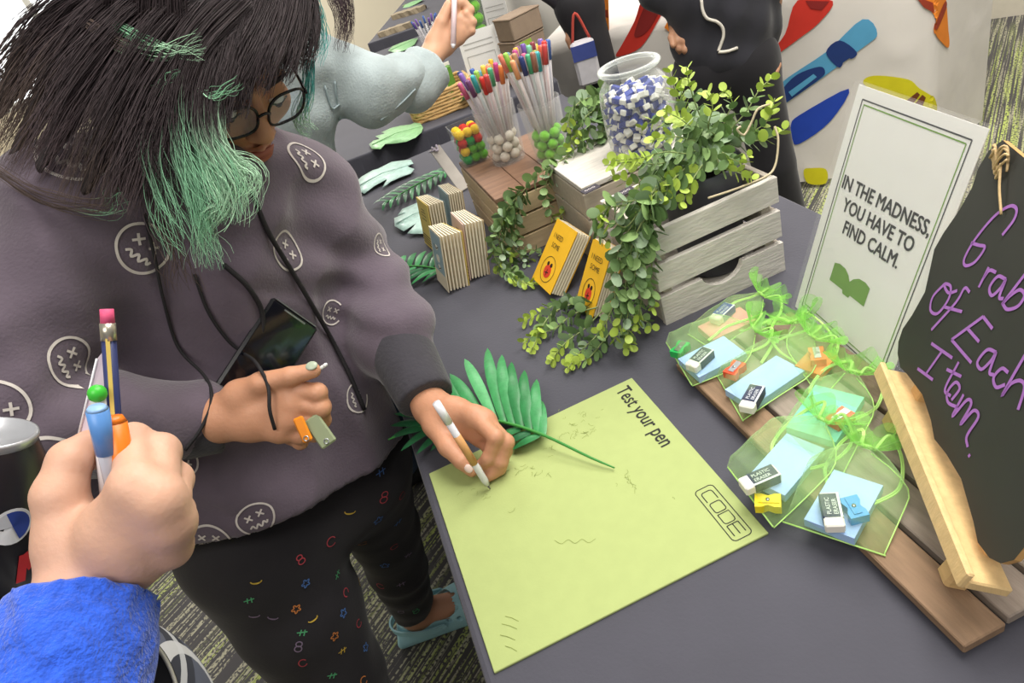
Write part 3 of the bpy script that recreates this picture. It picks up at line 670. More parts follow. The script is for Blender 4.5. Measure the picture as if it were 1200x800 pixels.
# the plaque
Q0 = EB + eup*(LZ + .006) + eo*.009
def onb(x, y): p = PP(x, y, Q0 + eo*.006, eo) - Q0; return (float(p @ el), float(p @ eup))
edge = [(1164,632),(1150,622),(1145,604),(1138,580),(1126,548),(1106,524),(1094,514),(1090,492),(1080,462),(1062,438),(1054,430),(1051,414),(1052,400),(1057,385),(1068,369),(1083,342),(1089,315),(1094,292),(1104,274),(1124,245),(1138,220),(1145,198),(1158,176),(1174,164)]
E2 = [onb(*q) for q in edge]
smid = (E2[0][0] + E2[11][0])/2 + .004
bot = [p for p in E2[:7]]; left = E2[6:]
L2 = [p for p in left if p[0] <= smid]; right = [(2*smid - a, b_) for a, b_ in reversed(L2)]
OUT = L2 + [(smid, L2[-1][1] + .006)] + right[:-1] if abs(right[-1][0] - L2[0][0]) < .01 else L2 + [(smid, L2[-1][1] + .006)] + right
ob = thing('chalkboard', 'black curvy chalkboard reading grab of each item in purple', 'sign', Q0 + el*smid)
bm_ = MB().prism(OUT[::-1] if False else OUT, .005, Q0, el, eup); obj('board_body', bm_, mat('plaque_wood_edge', 'c69a5f', .6, .1, 20), ob, world=True)
obj('board_face', MB().add([Q0 + el*a + eup*b_ + eo*.0053 for a, b_ in OUT], [tuple(range(len(OUT)))]), mat('chalkboard_black', '32332f', .62, .10, 12), ob, world=True)
def tp(L): return [onb(1040 + x/2.106, 160 + y/2.106) for x, y in L]
STR = [[(283,243),(312,205),(318,178),(300,172),(262,198),(215,255),(190,300),(192,318),(212,312),(230,292),(240,272),(226,268),(206,262)],
 [(250,322),(225,372)],[(236,350),(252,330),(268,335)], [(292,352),(272,345),(252,372),(258,392),(280,372),(292,352),(276,395),(286,400)],
 [(345,332),(284,412),(300,395),(326,378),(338,392),(322,418),(296,426),(284,412)],
 [(140,364),(112,395),(106,428),(124,436),(150,402),(156,370),(140,364),(150,385),(172,380)], [(203,384),(190,374),(168,410),(108,477)], [(140,420),(184,432)],
 [(236,444),(158,501)], [(236,444),(259,474)], [(198,474),(226,506)], [(158,501),(207,558)], [(268,532),(246,526),(222,556),(232,574),(256,552),(268,532),(252,580),(262,588)], [(298,582),(282,572),(262,594),(268,618),(290,612)],
 [(350,520),(284,636),(304,610),(328,602),(338,620),(322,674)],
 [(108,510),(160,546)], [(134,530),(96,584)], [(74,572),(112,600)], [(176,556),(142,622),(156,640)], [(146,574),(182,592)], [(158,650),(178,622),(168,606),(148,630),(150,656),(174,668)],
 [(188,636),(160,690),(196,650),(206,662),(180,710),(212,676),(224,692),(196,738),(198,766)], [(200,784),(203,790)]]
mb = MB()
for s_ in STR:
    P = tp(s_); mb.strokes([catmull([(*p, 0) for p in P], 6)[:, :2] if len(P) > 2 else P], .0031, Q0, el, eup, .0060)
obj('purple_chalk_lettering', mb, mat('purple_chalk_pen', 'a86fc0', .7, .08, 120), ob, world=True)
# jute twine through the top hole
tw = MB(); c0 = onb(1172, 186); rr = random.Random(2)
for k in range(5):
    P = [Q0 + el*(c0[0] - .012 + .03*i/7 + rr.uniform(-.002, .002)) + eup*(c0[1] - .004 + .010*math.sin(i*.9 + k) + .002*k) + eo*(.009 + .003*math.sin(i + k)) for i in range(8)]
    tw.tube(catmull(P, 4), .0012, 5)
tw.tube(catmull([Q0 + el*(c0[0] + .012) + eup*c0[1] + eo*.01, Q0 + el*(c0[0] + .03) + eup*(c0[1] - .015) + eo*.01, Q0 + el*(c0[0] + .05) + eup*(c0[1] - .03) + eo*.008], 5), .0012, 5)
obj('jute_twine', tw, mat('jute', 'c9ae80', .9, .15, 200), ob, world=True)

# ================================================================== ORGANZA GIFT BAGS
def organza(name, col, lo, hi):
    if name in MATS: return MATS[name]
    m = bpy.data.materials.new(name); m.use_nodes = True; nt = m.node_tree; N = nt.nodes; L = nt.links
    for q in list(N): N.remove(q)
    o = N.new('ShaderNodeOutputMaterial'); tr = N.new('ShaderNodeBsdfTransparent'); df = N.new('ShaderNodeBsdfPrincipled'); tl_ = N.new('ShaderNodeBsdfTranslucent')
    c = (*lin(col), 1); df.inputs['Base Color'].default_value = c; df.inputs['Roughness'].default_value = .45; df.inputs['Sheen Weight'].default_value = .3; tl_.inputs[0].default_value = c; tr.inputs[0].default_value = (.985, 1, .975, 1)
    a = N.new('ShaderNodeMixShader'); a.inputs[0].default_value = .35; L.new(df.outputs[0], a.inputs[1]); L.new(tl_.outputs[0], a.inputs[2])
    lw = N.new('ShaderNodeLayerWeight'); lw.inputs['Blend'].default_value = .4; tc = N.new('ShaderNodeTexCoord'); nz = N.new('ShaderNodeTexNoise'); nz.inputs['Scale'].default_value = 90; L.new(tc.outputs['Object'], nz.inputs['Vector'])
    ad = N.new('ShaderNodeMath'); ad.operation = 'ADD'; mu = N.new('ShaderNodeMath'); mu.operation = 'MULTIPLY'; mu.inputs[1].default_value = .17; L.new(nz.outputs['Fac'], mu.inputs[0])
    mr = N.new('ShaderNodeMapRange'); mr.inputs['To Min'].default_value = lo; mr.inputs['To Max'].default_value = hi; L.new(lw.outputs['Facing'], mr.inputs['Value']); L.new(mr.outputs[0], ad.inputs[0]); L.new(mu.outputs[0], ad.inputs[1])
    b = N.new('ShaderNodeMixShader'); L.new(ad.outputs[0], b.inputs[0]); L.new(tr.outputs[0], b.inputs[1]); L.new(a.outputs[0], b.inputs[2]); L.new(b.outputs[0], o.inputs[0])
    MATS[name] = m; return m
ORG = organza('green_organza', 'c8f0a4', .03, .34); ORGF = organza('green_organza_frill', 'a2f06a', .20, .70); RIB = mat('green_satin_ribbon', 'bdea86', .4, .05)
PADC = dict(blue='a6c6f4', pink='f596a6', teal='7fd8cc', orange='f08a3c')
SHARP = dict(green='2fb45c', red='e2502e', yellow='ead21f', blue='2f93d8', orange='f0762a')
def sharpener(label, p, rz, c, rot=None):
    t = thing('pencil_sharpener', label, 'sharpener', p, rz); m = mat('sharpener_' + c, SHARP[c], .35, .04)
    P = [(-.0125, -.0085), (-.006, -.0085), (0, -.0058), (.006, -.0085), (.0125, -.0085), (.0125, .0085), (.006, .0085), (0, .0058), (-.006, .0085), (-.0125, .0085)]
    obj('body', MB().prism(P, .010, (0, 0, 0), (1, 0, 0), (0, 1, 0)), m, t)
    obj('blade', MB().box((.001, 0, .0106), (.020, .0075, .0007)), m if c in ('yellow', 'blue') else mat('steel', 'b8bcc0', .3, metal=.9), t)
    obj('screw', MB().lathe([(0, .0012), (.002, .001), (.002, 0)], 10, (0, 0, .0108)), mat('steel', 'b8bcc0', .3, metal=.9), t); return t
def eraser(label, p, rz, tilt=0, blue=False):
    t = thing('eraser', label, 'eraser', p, 0, rot=(0, tilt, rz))
    obj('block', MB().box((0, 0, .006), (.040, .0175, .0115), bev=.0015), ER_W, t)
    s_ = obj('sleeve', MB().box((.004, 0, .006), (.029, .0182, .0122), bev=.0008), ER_S if blue else ER_K, t)
    mb = MB(); text_on(mb, 'PLASTIC', .0055, (-.0075, .001, .0123), (1, 0, 0), (0, 1, 0)); text_on(mb, 'ERASER', .0055, (-.0075, -.005, .0123), (1, 0, 0), (0, 1, 0)); obj('lettering', mb, mat('sleeve_white_print', 'dfe4ea', .6), s_)
    obj('white_stripe', MB().box((.004, -.0075, .006), (.0292, .0022, .0124)), mat('sleeve_white_print', 'dfe4ea'), s_); return t
def bag(idx, label, c0, c1, nk, z0, z1, pad, padq, er, sh, desc, seed, plump=.021):
    """c0,c1: bottom corners; nk: gathered neck (pixels met with the tray or table plane)"""
    rr = random.Random(seed); A = PZ(*c0, z0); B = PZ(*c1, z0); Nn = PZ(*nk, z1 + .012); mid = (A + B)/2
    ax = Nn - mid; Lb = np.linalg.norm(ax); ax = ax/Lb; w0 = (B - A)/2; Wb = np.linalg.norm(w0)*2; wx = B - A; wx = nrm(wx - ax*np.dot(wx, ax)); zz = np.cross(wx, ax); zz = zz if zz[2] > 0 else -zz
    t = thing('gift_bag', label, 'gift bag', (mid[0], mid[1], z0))
    nu, nv = 22, 20; V = []; ph = [rr.uniform(0, 6.3) for _ in range(6)]
    def half(u): return Wb/2*(1 if u < .62 else max(.085, math.cos((u - .62)/.38*math.pi/2)**.75))*(1 - .04*math.sin(3*u + ph[5]))
    def height(u): return plump*min(1, u*26)**.45*(1 if u < .62 else max(.55, 1 - (u - .62)*1.2)) 
    def shift(u): return (wx*0)
    for side in (1, 0):
        for i in range(nu + 1):
            u = i/nu; w_ = half(u); g = (1 - u)*0
            for j in range(nv + 1):
                v = -1 + 2*j/nv; cen = mid + ax*u*Lb + (A + B - 2*mid)/2
                sk = ((mid - mid)); wr = .0012*math.sin(9*v + 5*u + ph[0]) + .0010*math.sin(17*u + 4*v + ph[1]) + (.0022*math.sin(13*v + ph[2])*max(0, u - .5)*2)
                e = max(0, 1 - abs(v)**9); zt_ = (height(u)*e + wr*e + .0012) if side else (.0006 + .002*u)
                sk = min(1, u*1.15); V.append(cen + (w0/(Wb/2)*(1 - sk) + wx*sk)*w_*v + np.array([0, 0, 1])*zt_)
    F = []; n1 = (nu + 1)*(nv + 1)
    for b_ in (0, n1):
        for i in range(nu):
            for j in range(nv): q = (b_ + i*(nv+1) + j, b_ + i*(nv+1) + j + 1, b_ + (i+1)*(nv+1) + j + 1, b_ + (i+1)*(nv+1) + j); F.append(q if b_ == 0 else q[::-1])
    mb = MB().add(V, F); mb.smooth = True; obj('pouch', mb, ORG, t, world=True)
    # frilled mouth beyond the drawstring
    V = []; nr, na = 7, 72; neck = mid + ax*Lb + [0, 0, .008]; axf = nrm(ax + np.array([0, 0, .55])); e1 = wx; e2 = np.cross(axf, e1); npl = 6
    for i in range(nr + 1):
        s_ = i/nr
        for k in range(na):
            a = 2*math.pi*k/na; pl = math.sin(npl*a + ph[0] + .6*math.sin(2*a + ph[1])); r = .0045 + s_**.8*(.026 + .006*pl*s_); zl = .020*s_ + .007*s_*math.cos(npl*a*1.0 + ph[3]) + .004*s_*math.sin(3*a + ph[4])
            V.append(neck + e1*r*1.15*math.cos(a) + e2*r*.85*math.sin(a) + axf*zl)
    F = [(i*na + k, i*na + (k+1) % na, (i+1)*na + (k+1) % na, (i+1)*na + k) for i in range(nr) for k in range(na)]
    mb = MB().add(V, F); mb.smooth = True; obj('frill', mb, ORGF, t, world=True)
    # hem seam and drawstrings
    mb = MB(); mb.tube([A + [0, 0, .0012], B + [0, 0, .0012]], .0009, 5); mb.tube([mid + (w0/(Wb/2)*(1 - min(1, u*1.15)) + wx*min(1, u*1.15))*half(u) + ax*u*Lb + [0, 0, .0015 + .001*u] for u in np.linspace(0, 1, 12)], .0007, 5); obj('seam', mb, RIB, t, world=True)
    ring = MB().tube([neck + e1*.0062*math.cos(a) + e2*.0055*math.sin(a) + axf*.002 for a in np.linspace(0, 2*math.pi, 20)], .0018, 6); obj('drawn_ring', ring, RIB, t, world=True)
    for s_ in (-1, 1):
        p0 = neck + wx*s_*.006; fl = np.array([0, 0, z0 + .0035]); P = [p0]
        for (a_, b_, zf) in ((.014, .018, .9), (.030, .008, .35), (.034, -.022, .15), (.024, -.046, .1), (.016, -.060, .12)):
            q = neck + wx*s_*(a_ + rr.uniform(-.004, .004)) + ax*(b_ + rr.uniform(-.004, .004)); q[2] = z0 + plump*.7*zf*1.4 + .006; P.append(q)
        mb = MB(); C = catmull(P, 6); m_ = len(C); T = np.gradient(C, axis=0); S = np.cross(T, [0, 0, 1]); S /= np.linalg.norm(S, axis=1)[:, None] + 1e-9
        mb.tube(C, .0011, 5); mb.tube(C + S*.0016 + [0, 0, .0008], .0010, 5); obj('drawstring', mb, RIB, t, world=True)
    # contents
    q = [PZ(x, y, z0 + .013) for x, y in padq]; pc = sum(q)/4; e_ = nrm((q[1] - q[0]) + (q[2] - q[3])); lw_ = (np.linalg.norm(q[1]-q[0]) + np.linalg.norm(q[2]-q[3]))/2; ww_ = (np.linalg.norm(q[3]-q[0]) + np.linalg.norm(q[2]-q[1]))/2
    rz = math.atan2(e_[1], e_[0]); s2 = np.cross([0, 0, 1], e_)
    pt_ = thing('sticky_note_pad', '%s sticky note pad inside the %s' % (pad if pad != 'blue' else 'light blue', desc), 'note pad', (pc[0], pc[1], z0 + .003), rz)
    pm = mat('pad_' + pad, PADC[pad], .7, .03); lw_ = min(lw_, .09)*.95; ww_ = min(ww_, .075)*.95; sh_ = nrm(Nn - pc)*[1, 1, 0]*.005; pt_.location = (pc[0] + sh_[0], pc[1] + sh_[1], z0 + .003)
    obj('cover_sheet', MB().box((0, 0, .0098), (lw_, ww_, .0008)), pm, pt_)
    obj('sheet_stack', MB().box((0, 0, .0047), (lw_, ww_, .0093)), mat('pad_side_' + pad, PADC[pad], .75, .10, 200, stretch=(.2, .2, 20)), pt_)
    if er:
        p = PZ(*er[:2], z0 + .016); eraser('%s inside the %s' % (er[4] if len(er) > 4 else 'eraser in a navy sleeve', desc), (p[0], p[1], z0 + .0136), math.radians(er[2]), 0, er[3])
    if sh:
        p = PZ(*sh[:2], z0 + .010); sharpener('%s plastic pencil sharpener inside the %s' % (sh[3], desc), (p[0], p[1], z0 + (sh[4] if len(sh) > 4 else .004)), math.radians(sh[2]), sh[3])
    return t
ZT = TT + .001; ZP = PT + .0005
bag(1, 'organza bag with a pink pad, hindmost beside the crate', (806, 392), (838, 412), (893, 352), ZT, ZT + .01, 'pink', ((812, 384), (866, 360), (884, 376), (832, 402)), (847, 370, 22, True, 'eraser in a bright blue sleeve'), None, 'hindmost organza bag', 1)
bag(2, 'organza bag with green sharpener and blue pad, second from the crate', (781, 402), (811, 452), (884, 392), ZP, ZP, 'blue', ((789, 422), (846, 394), (872, 416), (814, 446)), (821, 424, 22, False), (797, 409, 30, 'green'), 'bag second from the crate', 2, .026)
bag(3, 'organza bag with red sharpener and blue pad on the first plank', (840, 440), (871, 494), (952, 402), ZP, ZP + .004, 'blue', ((852, 458), (914, 412), (935, 442), (868, 482)), (882, 470, 35, False), (862, 440, 25, 'red', .0136), 'bag on the first plank', 3)
bag(4, 'small organza bag with an orange sharpener against the white sign', (990, 438), (962, 470), (934, 384), ZP, ZP + .006, 'orange', ((940, 428), (962, 404), (976, 424), (954, 448)), None, (958, 424, 60, 'orange', .0136), 'bag against the white sign', 4)
bag(5, 'organza bag with a teal pad nearest the easel', (905, 520), (985, 560), (1000, 444), ZP, ZP + .004, 'teal', ((918, 503), (955, 448), (1010, 472), (975, 525)), None, (985, 497, 10, 'red', .0136), 'bag nearest the easel', 5)
bag(6, 'organza bag with yellow sharpener touching the lime board corner', (853, 548), (906, 618), (964, 500), ZP, ZP + .004, 'blue', ((872, 562), (922, 505), (962, 532), (913, 588)), (891, 565, -4, False), (900, 588, -35, 'yellow', .003), 'bag by the lime board corner', 6, .026)
bag(7, 'frontmost organza bag with blue sharpener and pale blue pad', (917, 612), (1038, 652), (1016, 532), ZP, ZP + .004, 'blue', ((937, 612), (976, 552), (1034, 572), (1000, 640)), (975, 603, 60, False), (1001, 604, 75, 'blue', .0136), 'frontmost gift bag', 7, .026)
# ================================================================== EUCALYPTUS
def leafmat(name, col, rough=.45):
    return mat(name, col, rough, .16, 90, bump=.1, bscale=200)
EUC = [leafmat('eucalyptus_deep', '6d8a58'), leafmat('eucalyptus_mid', '8cab6c'), leafmat('eucalyptus_grey', '9db594'), leafmat('eucalyptus_lime', 'b2ca58')]
def round_leaf(m):
    n = 10; V = [(0, 0, 0)]
    for k in range(n):
        a = 2*math.pi*k/n; x = .5 + .5*math.cos(a); y = .46*math.sin(a); V.append((x, y, .10*(x - .5)**2 + .22*y*y - .02))
    V.append((.52, 0, -.035)); F = [(11, 1 + k, 1 + (k+1) % n) for k in range(n)]
    me = bpy.data.meshes.new('leaf'); me.from_pydata(V[1:] and V, [], F); me.polygons.foreach_set('use_smooth', [True]*len(F)); me.materials.append(m); me.update(); return me
LEAF = [round_leaf(m) for m in EUC]; STEM = mat('eucalyptus_stem', '8d9a63', .6, .1)
def sprig(parent, pts, size, rr, step=.011, start=.1, lime=.25, droop=0., cap_=400, r=.0013):
    """leaf pairs along one stem; leaves are parts of the plant"""
    C = catmull(pts, 10); seg = np.linalg.norm(np.diff(C, axis=0), axis=1); cum = np.concatenate([[0], np.cumsum(seg)]); L_ = cum[-1]
    obj('stem', MB().tube(C, [r, r*.5], 5), STEM, parent, world=True); s_ = L_*start; k = 0; ang = rr.uniform(0, 3); size = size*1.32; step = step*1.30
    while s_ < L_:
        t = s_/L_; p = np.array([np.interp(s_, cum, C[:, i]) for i in range(3)]); q = np.array([np.interp(min(s_ + .004, L_), cum, C[:, i]) for i in range(3)]); T = nrm(q - p + 1e-9)
        u = nrm(np.cross(T, [.3, .1, 1])); w = np.cross(T, u); ang += 1.45 + rr.uniform(-.3, .3); sz = size*(1 - .55*t)*rr.uniform(.8, 1.2)
        for sd in (0, math.pi):
            a = ang + sd; out = u*math.cos(a) + w*math.sin(a); d = nrm(out*.9 + T*(.35 + .5*t) + np.array([0, 0, -droop])); 
            nn = nrm(T*.9 - out*.4 + np.array([0, 0, .7]) + np.array([rr.uniform(-.3, .3) for _ in range(3)])); y = np.cross(nn, d); M_ = frame(d, y)
            mi = 3 if t > 1 - lime*rr.uniform(.5, 1.3) else rr.choice([0, 0, 1, 1, 2]); o = obj('leaf', LEAF[mi], None, parent)
            pl = p + out*.0015
            o.matrix_parent_inverse = pmat(parent).inverted(); o.location = tuple(pl); o.rotation_euler = eul(M_); o.scale = (sz, sz*rr.uniform(.85, 1.05), sz); k += 1
        s_ += step*(1 - .45*t)*rr.uniform(.85, 1.15)
    return k
rr = random.Random(21)
# garland over the pine box
gp = PZ(690, 150, TT + BH); G = thing('eucalyptus_garland', 'trailing eucalyptus garland draped over the pine box beside the pens', 'garland', (AX1 - .02, AY0 - .02, AZ))
Yg = AY0 - .022; K = 0
K += sprig(G, [PY(715, 108, .47), PY(690, 120, .46), PY(672, 150, .45), PY(668, 178, .44)], .021, rr, .010, .0, .15)
K += sprig(G, [PY(705, 115, .46), PY(708, 145, .45), PY(700, 175, .445), PY(682, 195, .44)], .020, rr, .010, .0, .15)
K += sprig(G, [PY(690, 160, .445), PY(655, 190, .44), PY(630, 205, .44), PY(605, 235, .44), PY(590, 265, .43)], .020, rr, .011, .05, .05)
K += sprig(G, [PY(660, 185, .44), PY(640, 215, .435), PY(645, 250, .43), PY(652, 258, .43)], .018, rr, .010, .1, .2)
K += sprig(G, [PY(665, 180, .44), PY(662, 210, .43), PY(668, 235, .43), PY(655, 255, .43)], .018, rr, .010, .1, .2)
K += sprig(G, [PY(602, 238, .44), PY(585, 265, .43), PY(578, 295, .42), PY(592, 320, .40), PZ(605, 330, TT + .012)], .018, rr, .009, .0, .12)
K += sprig(G, [PY(600, 250, .44), PY(600, 285, .43), PY(598, 310, .42), PZ(612, 330, TT + .012), PZ(630, 332, TT + .010)], .018, rr, .009, .0, .2)
K += sprig(G, [PY(615, 230, .44), PY(606, 260, .435), PY(610, 295, .43), PY(625, 305, .43)], .015, rr, .010, .0, .1)
for q in ([(712,118,.47),(698,128,.45),(684,140,.44),(676,165,.435)], [(700,112,.47),(682,118,.46),(670,130,.45),(664,150,.44)], [(712,130,.45),(705,160,.44),(712,185,.435),(700,200,.43)], [(690,130,.45),(690,155,.44),(686,180,.43),(690,205,.425)], [(610,225,.44),(592,250,.43),(585,285,.42),(600,300,.415)], [(606,245,.435),(590,280,.42),(588,305,.415),(582,322,.41)]): K += sprig(G, [PY(*z) for z in q], .019, rr, .0095, .0, .18)
K += sprig(G, [PY(640, 300, .43), PY(622, 292, .43), PY(610, 300, .425), PY(622, 318, .42)], .012, rr, .009, .0, .0)
# potted eucalyptus in the crate
pc_ = np.array([.535, .160, TT + .012]); PT_ = thing('potted_eucalyptus', 'artificial eucalyptus in a dark grey pot inside the slatted crate', 'plant', pc_)
obj('pot', MB().lathe([(0, 0), (.045, 0), (.048, .004), (.060, .150), (.062, .158), (.062, .170), (.058, .170), (.056, .155), (.0, .150)], 32), mat('dark_grey_pot', '4e5058', .55, .06), PT_)
obj('soil', MB().lathe([(0, .158), (.03, .157), (.055, .153)], 20), mat('dark_soil', '241f1b', .95), PT_)
R0 = pc_ + [0, 0, .155]
def up(px_, py_, Y): return PY(px_, py_, Y)
upr = [[(835,165,.16),(820,135,.16),(808,100,.16),(804,78,.16)], [(845,160,.17),(850,140,.175),(858,120,.18),(848,105,.18)], [(850,160,.16),(875,130,.15),(890,105,.15),(906,90,.15)], [(850,165,.15),(880,155,.13),(900,140,.12),(908,115,.12)], [(850,170,.14),(885,165,.12),(905,160,.11),(922,150,.11)],
       [(830,160,.17),(812,140,.18),(800,120,.19),(798,100,.19)], [(835,165,.15),(812,150,.14),(795,138,.13),(778,130,.13)], [(835,165,.15),(815,165,.13),(790,160,.12),(762,165,.12)], [(825,165,.16),(800,130,.18),(790,100,.20),(782,78,.21)], [(840,165,.14),(830,150,.12),(835,125,.11),(828,108,.11)], [(828,160,.17),(790,145,.19),(770,140,.20),(752,150,.21)]]
for P in upr: K += sprig(PT_, [R0 + [rr.uniform(-.02, .02), rr.uniform(-.02, .02), 0]] + [up(*q) for q in P], .0205, rr, .0105, .25, .28)
fr_ = [[(825,175,.13),(800,185,.11),(770,192,.10),(735,190,.09),(708,194,.09)], [(825,175,.13),(805,180,.10),(780,178,.09),(750,185,.09),(720,188,.09)], [(835,180,.11),(845,195,.09),(860,200,.08),(880,208,.07)], [(820,180,.12),(800,200,.09),(785,215,.07),(778,235,.06)], [(830,185,.11),(815,205,.08),(805,225,.07),(800,240,.065)], [(815,180,.12),(780,205,.09),(765,225,.07),(755,250,.06)], [(840,178,.12),(855,185,.09),(870,190,.08),(878,182,.08)], [(815,175,.13),(770,205,.10),(745,215,.10),(715,205,.12)]]
for P in fr_: K += sprig(PT_, [R0] + [up(*q) for q in P], .0195, rr, .0105, .25, .28, .1)
# trailing strands: over the corner of the crate, down to the table
TR = thing('eucalyptus_trail', 'eucalyptus strands trailing down the crate corner onto the table', 'garland', (.37, .09, TT))
tr = [[(790,205,.09),(765,225,.07),(742,235,.07),(720,238,.08),(704,250,.09)], [(780,215,.08),(755,240,.06),(735,265,.06),(720,262,.06),(702,262,.07)], [(775,225,.07),(758,260,.055),(748,300,.055),(752,345,.05),(745,385,.045)], [(770,235,.06),(745,275,.05),(735,320,.05),(730,360,.045),(722,395,.04)], [(765,240,.06),(750,285,.05),(742,335,.045),(735,375,.04),(738,405,.03)], [(760,240,.06),(728,285,.06),(722,330,.05),(718,360,.045),(700,390,.04)], [(755,250,.06),(765,290,.055),(762,330,.055),(765,365,.05)], [(735,240,.07),(712,245,.08),(696,262,.09),(712,285,.08)]]
for P in tr: K += sprig(TR, [up(*q) for q in P], .0200, rr, .0095, .0, .15, .3)
ground = [[(712,345,.03),(690,360,.02),(665,352,.012),(640,362,.012),(612,378,.012)], [(700,360,.03),(672,368,.015),(650,385,.012),(628,392,.012),(612,402,.012)], [(705,365,.03),(685,385,.015),(662,402,.012),(645,425,.012)], [(715,370,.03),(700,392,.015),(680,412,.012),(665,432,.012)], [(722,380,.03),(705,402,.015),(688,420,.012),(660,428,.010)], [(728,385,.03),(735,405,.015),(738,410,.012)], [(690,350,.02),(660,360,.015),(640,375,.012),(622,412,.012)], [(740,370,.03),(760,378,.02),(764,385,.015)]]
for P in ground: K += sprig(TR, [PZ(x, y, TT + h_) for x, y, h_ in P], .0170, rr, .0088, .15, .35, .1)
# jute string of the crate handle
t = thing('jute_handle', 'jute string handle looped over the crate rim beside the pot', 'string', (CX1 - .02, CY0 + .01, TT + .155))
obj('string', MB().tube(catmull([PY(908, 148, .10), PY(912, 165, .09), PY(908, 195, .08), PY(895, 208, .072), PY(860, 222, .070), PY(830, 232, .070)], 8), .0016, 6), mat('jute_pale', 'cdbfa0', .9, .12, 300), t, world=True)
obj('string_loop', MB().tube(catmull([PY(868, 148, .12), PY(864, 152, .12), PY(872, 158, .12), PY(880, 145, .12), PY(888, 128, .12), PY(902, 122, .12)], 6), .0016, 6), mat('jute_pale', 'cdbfa0'), t, world=True)

# ================================================================== PALM FRONDS AND MONSTERA LEAVES ON THE CLOTH
PALM = [leafmat('palm_green_%d' % i, c, .38) for i, c in enumerate(('2f7a45', '3f8f55', '57a56a', '24603a'))]
def leaflet(parent, a, b, w, lift, m, bend=(0, 0, 0)):
    a, b = np.asarray(a), np.asarray(b); d = b - a; side = nrm(np.cross(d, [0, 0, 1])); n = 8; V = []
    for i in range(n + 1):
        t = i/n; c = a + d*t + np.array([0, 0, 1])*lift*math.sin(math.pi*t*.9) + np.asarray(bend)*math.sin(math.pi*t); q = w*(math.sin(math.pi*min(1, .12 + t*.88))**.7)
        V += [c - side*q + [0, 0, -q*.35], c + [0, 0, 0], c + side*q + [0, 0, -q*.35], c + side*q*.5 + [0, 0, -q*.17 - .0006], ]
    F = []
    for i in range(n): F += [(4*i, 4*i+1, 4*i+5, 4*i+4), (4*i+1, 4*i+2, 4*i+6, 4*i+5)]
    mb = MB().add(V, F); mb.smooth = True; return obj('leaflet', mb, m, parent, world=True)
rr = random.Random(8)
t = thing('palm_frond', 'green palm frond lying under the writing hand, stem on the lime board', 'leaf', PZ(600, 495))
st = [PZ(720, 548, .747), PZ(690, 535, .753), PZ(640, 511, .762), PZ(600, 497, .766), PZ(560, 490, .764), PZ(520, 492, .762), PZ(480, 505, .760), PZ(455, 515, .758)]
obj('stem', MB().tube(catmull(st, 6), [.0011, .0018, .0022, .0022, .0020, .0018, .0015, .0012], 6), mat('palm_stem', '3c8a3c', .5), t, world=True)
for (bx, by, tx, ty, h_) in ((552,488,520,442,.012),(566,490,528,440,.014),(580,492,546,424,.022),(590,494,573,412,.026),(600,497,590,420,.026),(610,500,601,428,.024),(620,503,616,437,.020),(630,507,630,447,.016),(636,509,634,470,.010)):
    leaflet(t, PZ(bx, by, .764), PZ(tx, ty, .752 + h_*.4), .0085, h_, PALM[rr.choice([0, 1, 1, 2])])
for (bx, by, tx, ty) in ((632,509,600,528),(622,505,590,524),(610,502,580,516)): leaflet(t, PZ(bx, by, .762), PZ(tx, ty, .748), .007, .006, PALM[rr.choice([0, 3])])
for (bx, by, tx, ty) in ((520,492,462,486),(505,497,458,500),(500,500,456,516),(515,498,470,530),(530,500,488,534),(540,498,505,530),(500,492,470,476)): leaflet(t, PZ(bx, by, .760), PZ(tx, ty, .753), .0075, .008, PALM[rr.choice([0, 3, 3])])
def frond(label, a, b, n, L_, w, z0=TT):
    A = PZ(*a, z0 + .010); B = PZ(*b, z0 + .012); t = thing('palm_frond', label, 'leaf', (A[0], A[1], z0)); d = B - A; s_ = nrm(np.cross(d, [0, 0, 1])); obj('stem', MB().tube(catmull([A, (A+B)/2 + [0, 0, .006], B], 6), .0018, 6), mat('palm_stem', '3c8a3c'), t, world=True)
    for i in range(n):
        u = (i + .5)/n
        for sg in (-1, 1): p = A + d*u + [0, 0, .004]; q = p + s_*sg*L_*(.55 + .6*math.sin(math.pi*u)) - nrm(d)*L_*.55; q[2] = z0 + .006; leaflet(t, p, q, w, .010, PALM[rr.choice([0, 1, 3, 3])])
frond('dark palm frond between the two pale split leaves', (452, 238), (530, 197), 11, .060, .006); frond('dark palm frond below the striped notebook', (468, 312), (528, 318), 7, .060, .008)
MONS = leafmat('monstera_pale', 'a9c8bf', .4); MONSG = leafmat('monstera_green', '8fbf8a', .4)
def monstera(label, out, z, m, mid):
    P = [PZ(x, y, z) for x, y in out]; c = sum(P)/len(P); t = thing('split_leaf', label, 'leaf', (c[0], c[1], z - .006)); n = len(P)
    bow = lambda p: p + np.array([0, 0, .012*max(0, 1 - np.linalg.norm(p - c)/.12)]); mb = MB().add([bow(p) for p in P], [tuple(range(n))])
    bm = bmesh.new(); vs = [bm.verts.new(v) for v in mb.v]; bm.faces.new(vs); bmesh.ops.triangulate(bm, faces=bm.faces); bmesh.ops.subdivide_edges(bm, edges=bm.edges, cuts=1); bmesh.ops.triangulate(bm, faces=bm.faces); 
    if sum(f.normal.z for f in bm.faces) < 0: bmesh.ops.reverse_faces(bm, faces=bm.faces)
    me = bpy.data.meshes.new('blade'); bm.to_mesh(me); bm.free(); me.polygons.foreach_set('use_smooth', [True]*len(me.polygons)); o = obj('blade', me, m, t, world=True); sd = o.modifiers.new('thickness', 'SOLIDIFY'); sd.thickness = .001
    obj('midrib', MB().tube([bow(PZ(x, y, z)) + [0, 0, .001] for x, y in mid], [.002, .001], 6), m, t, world=True)
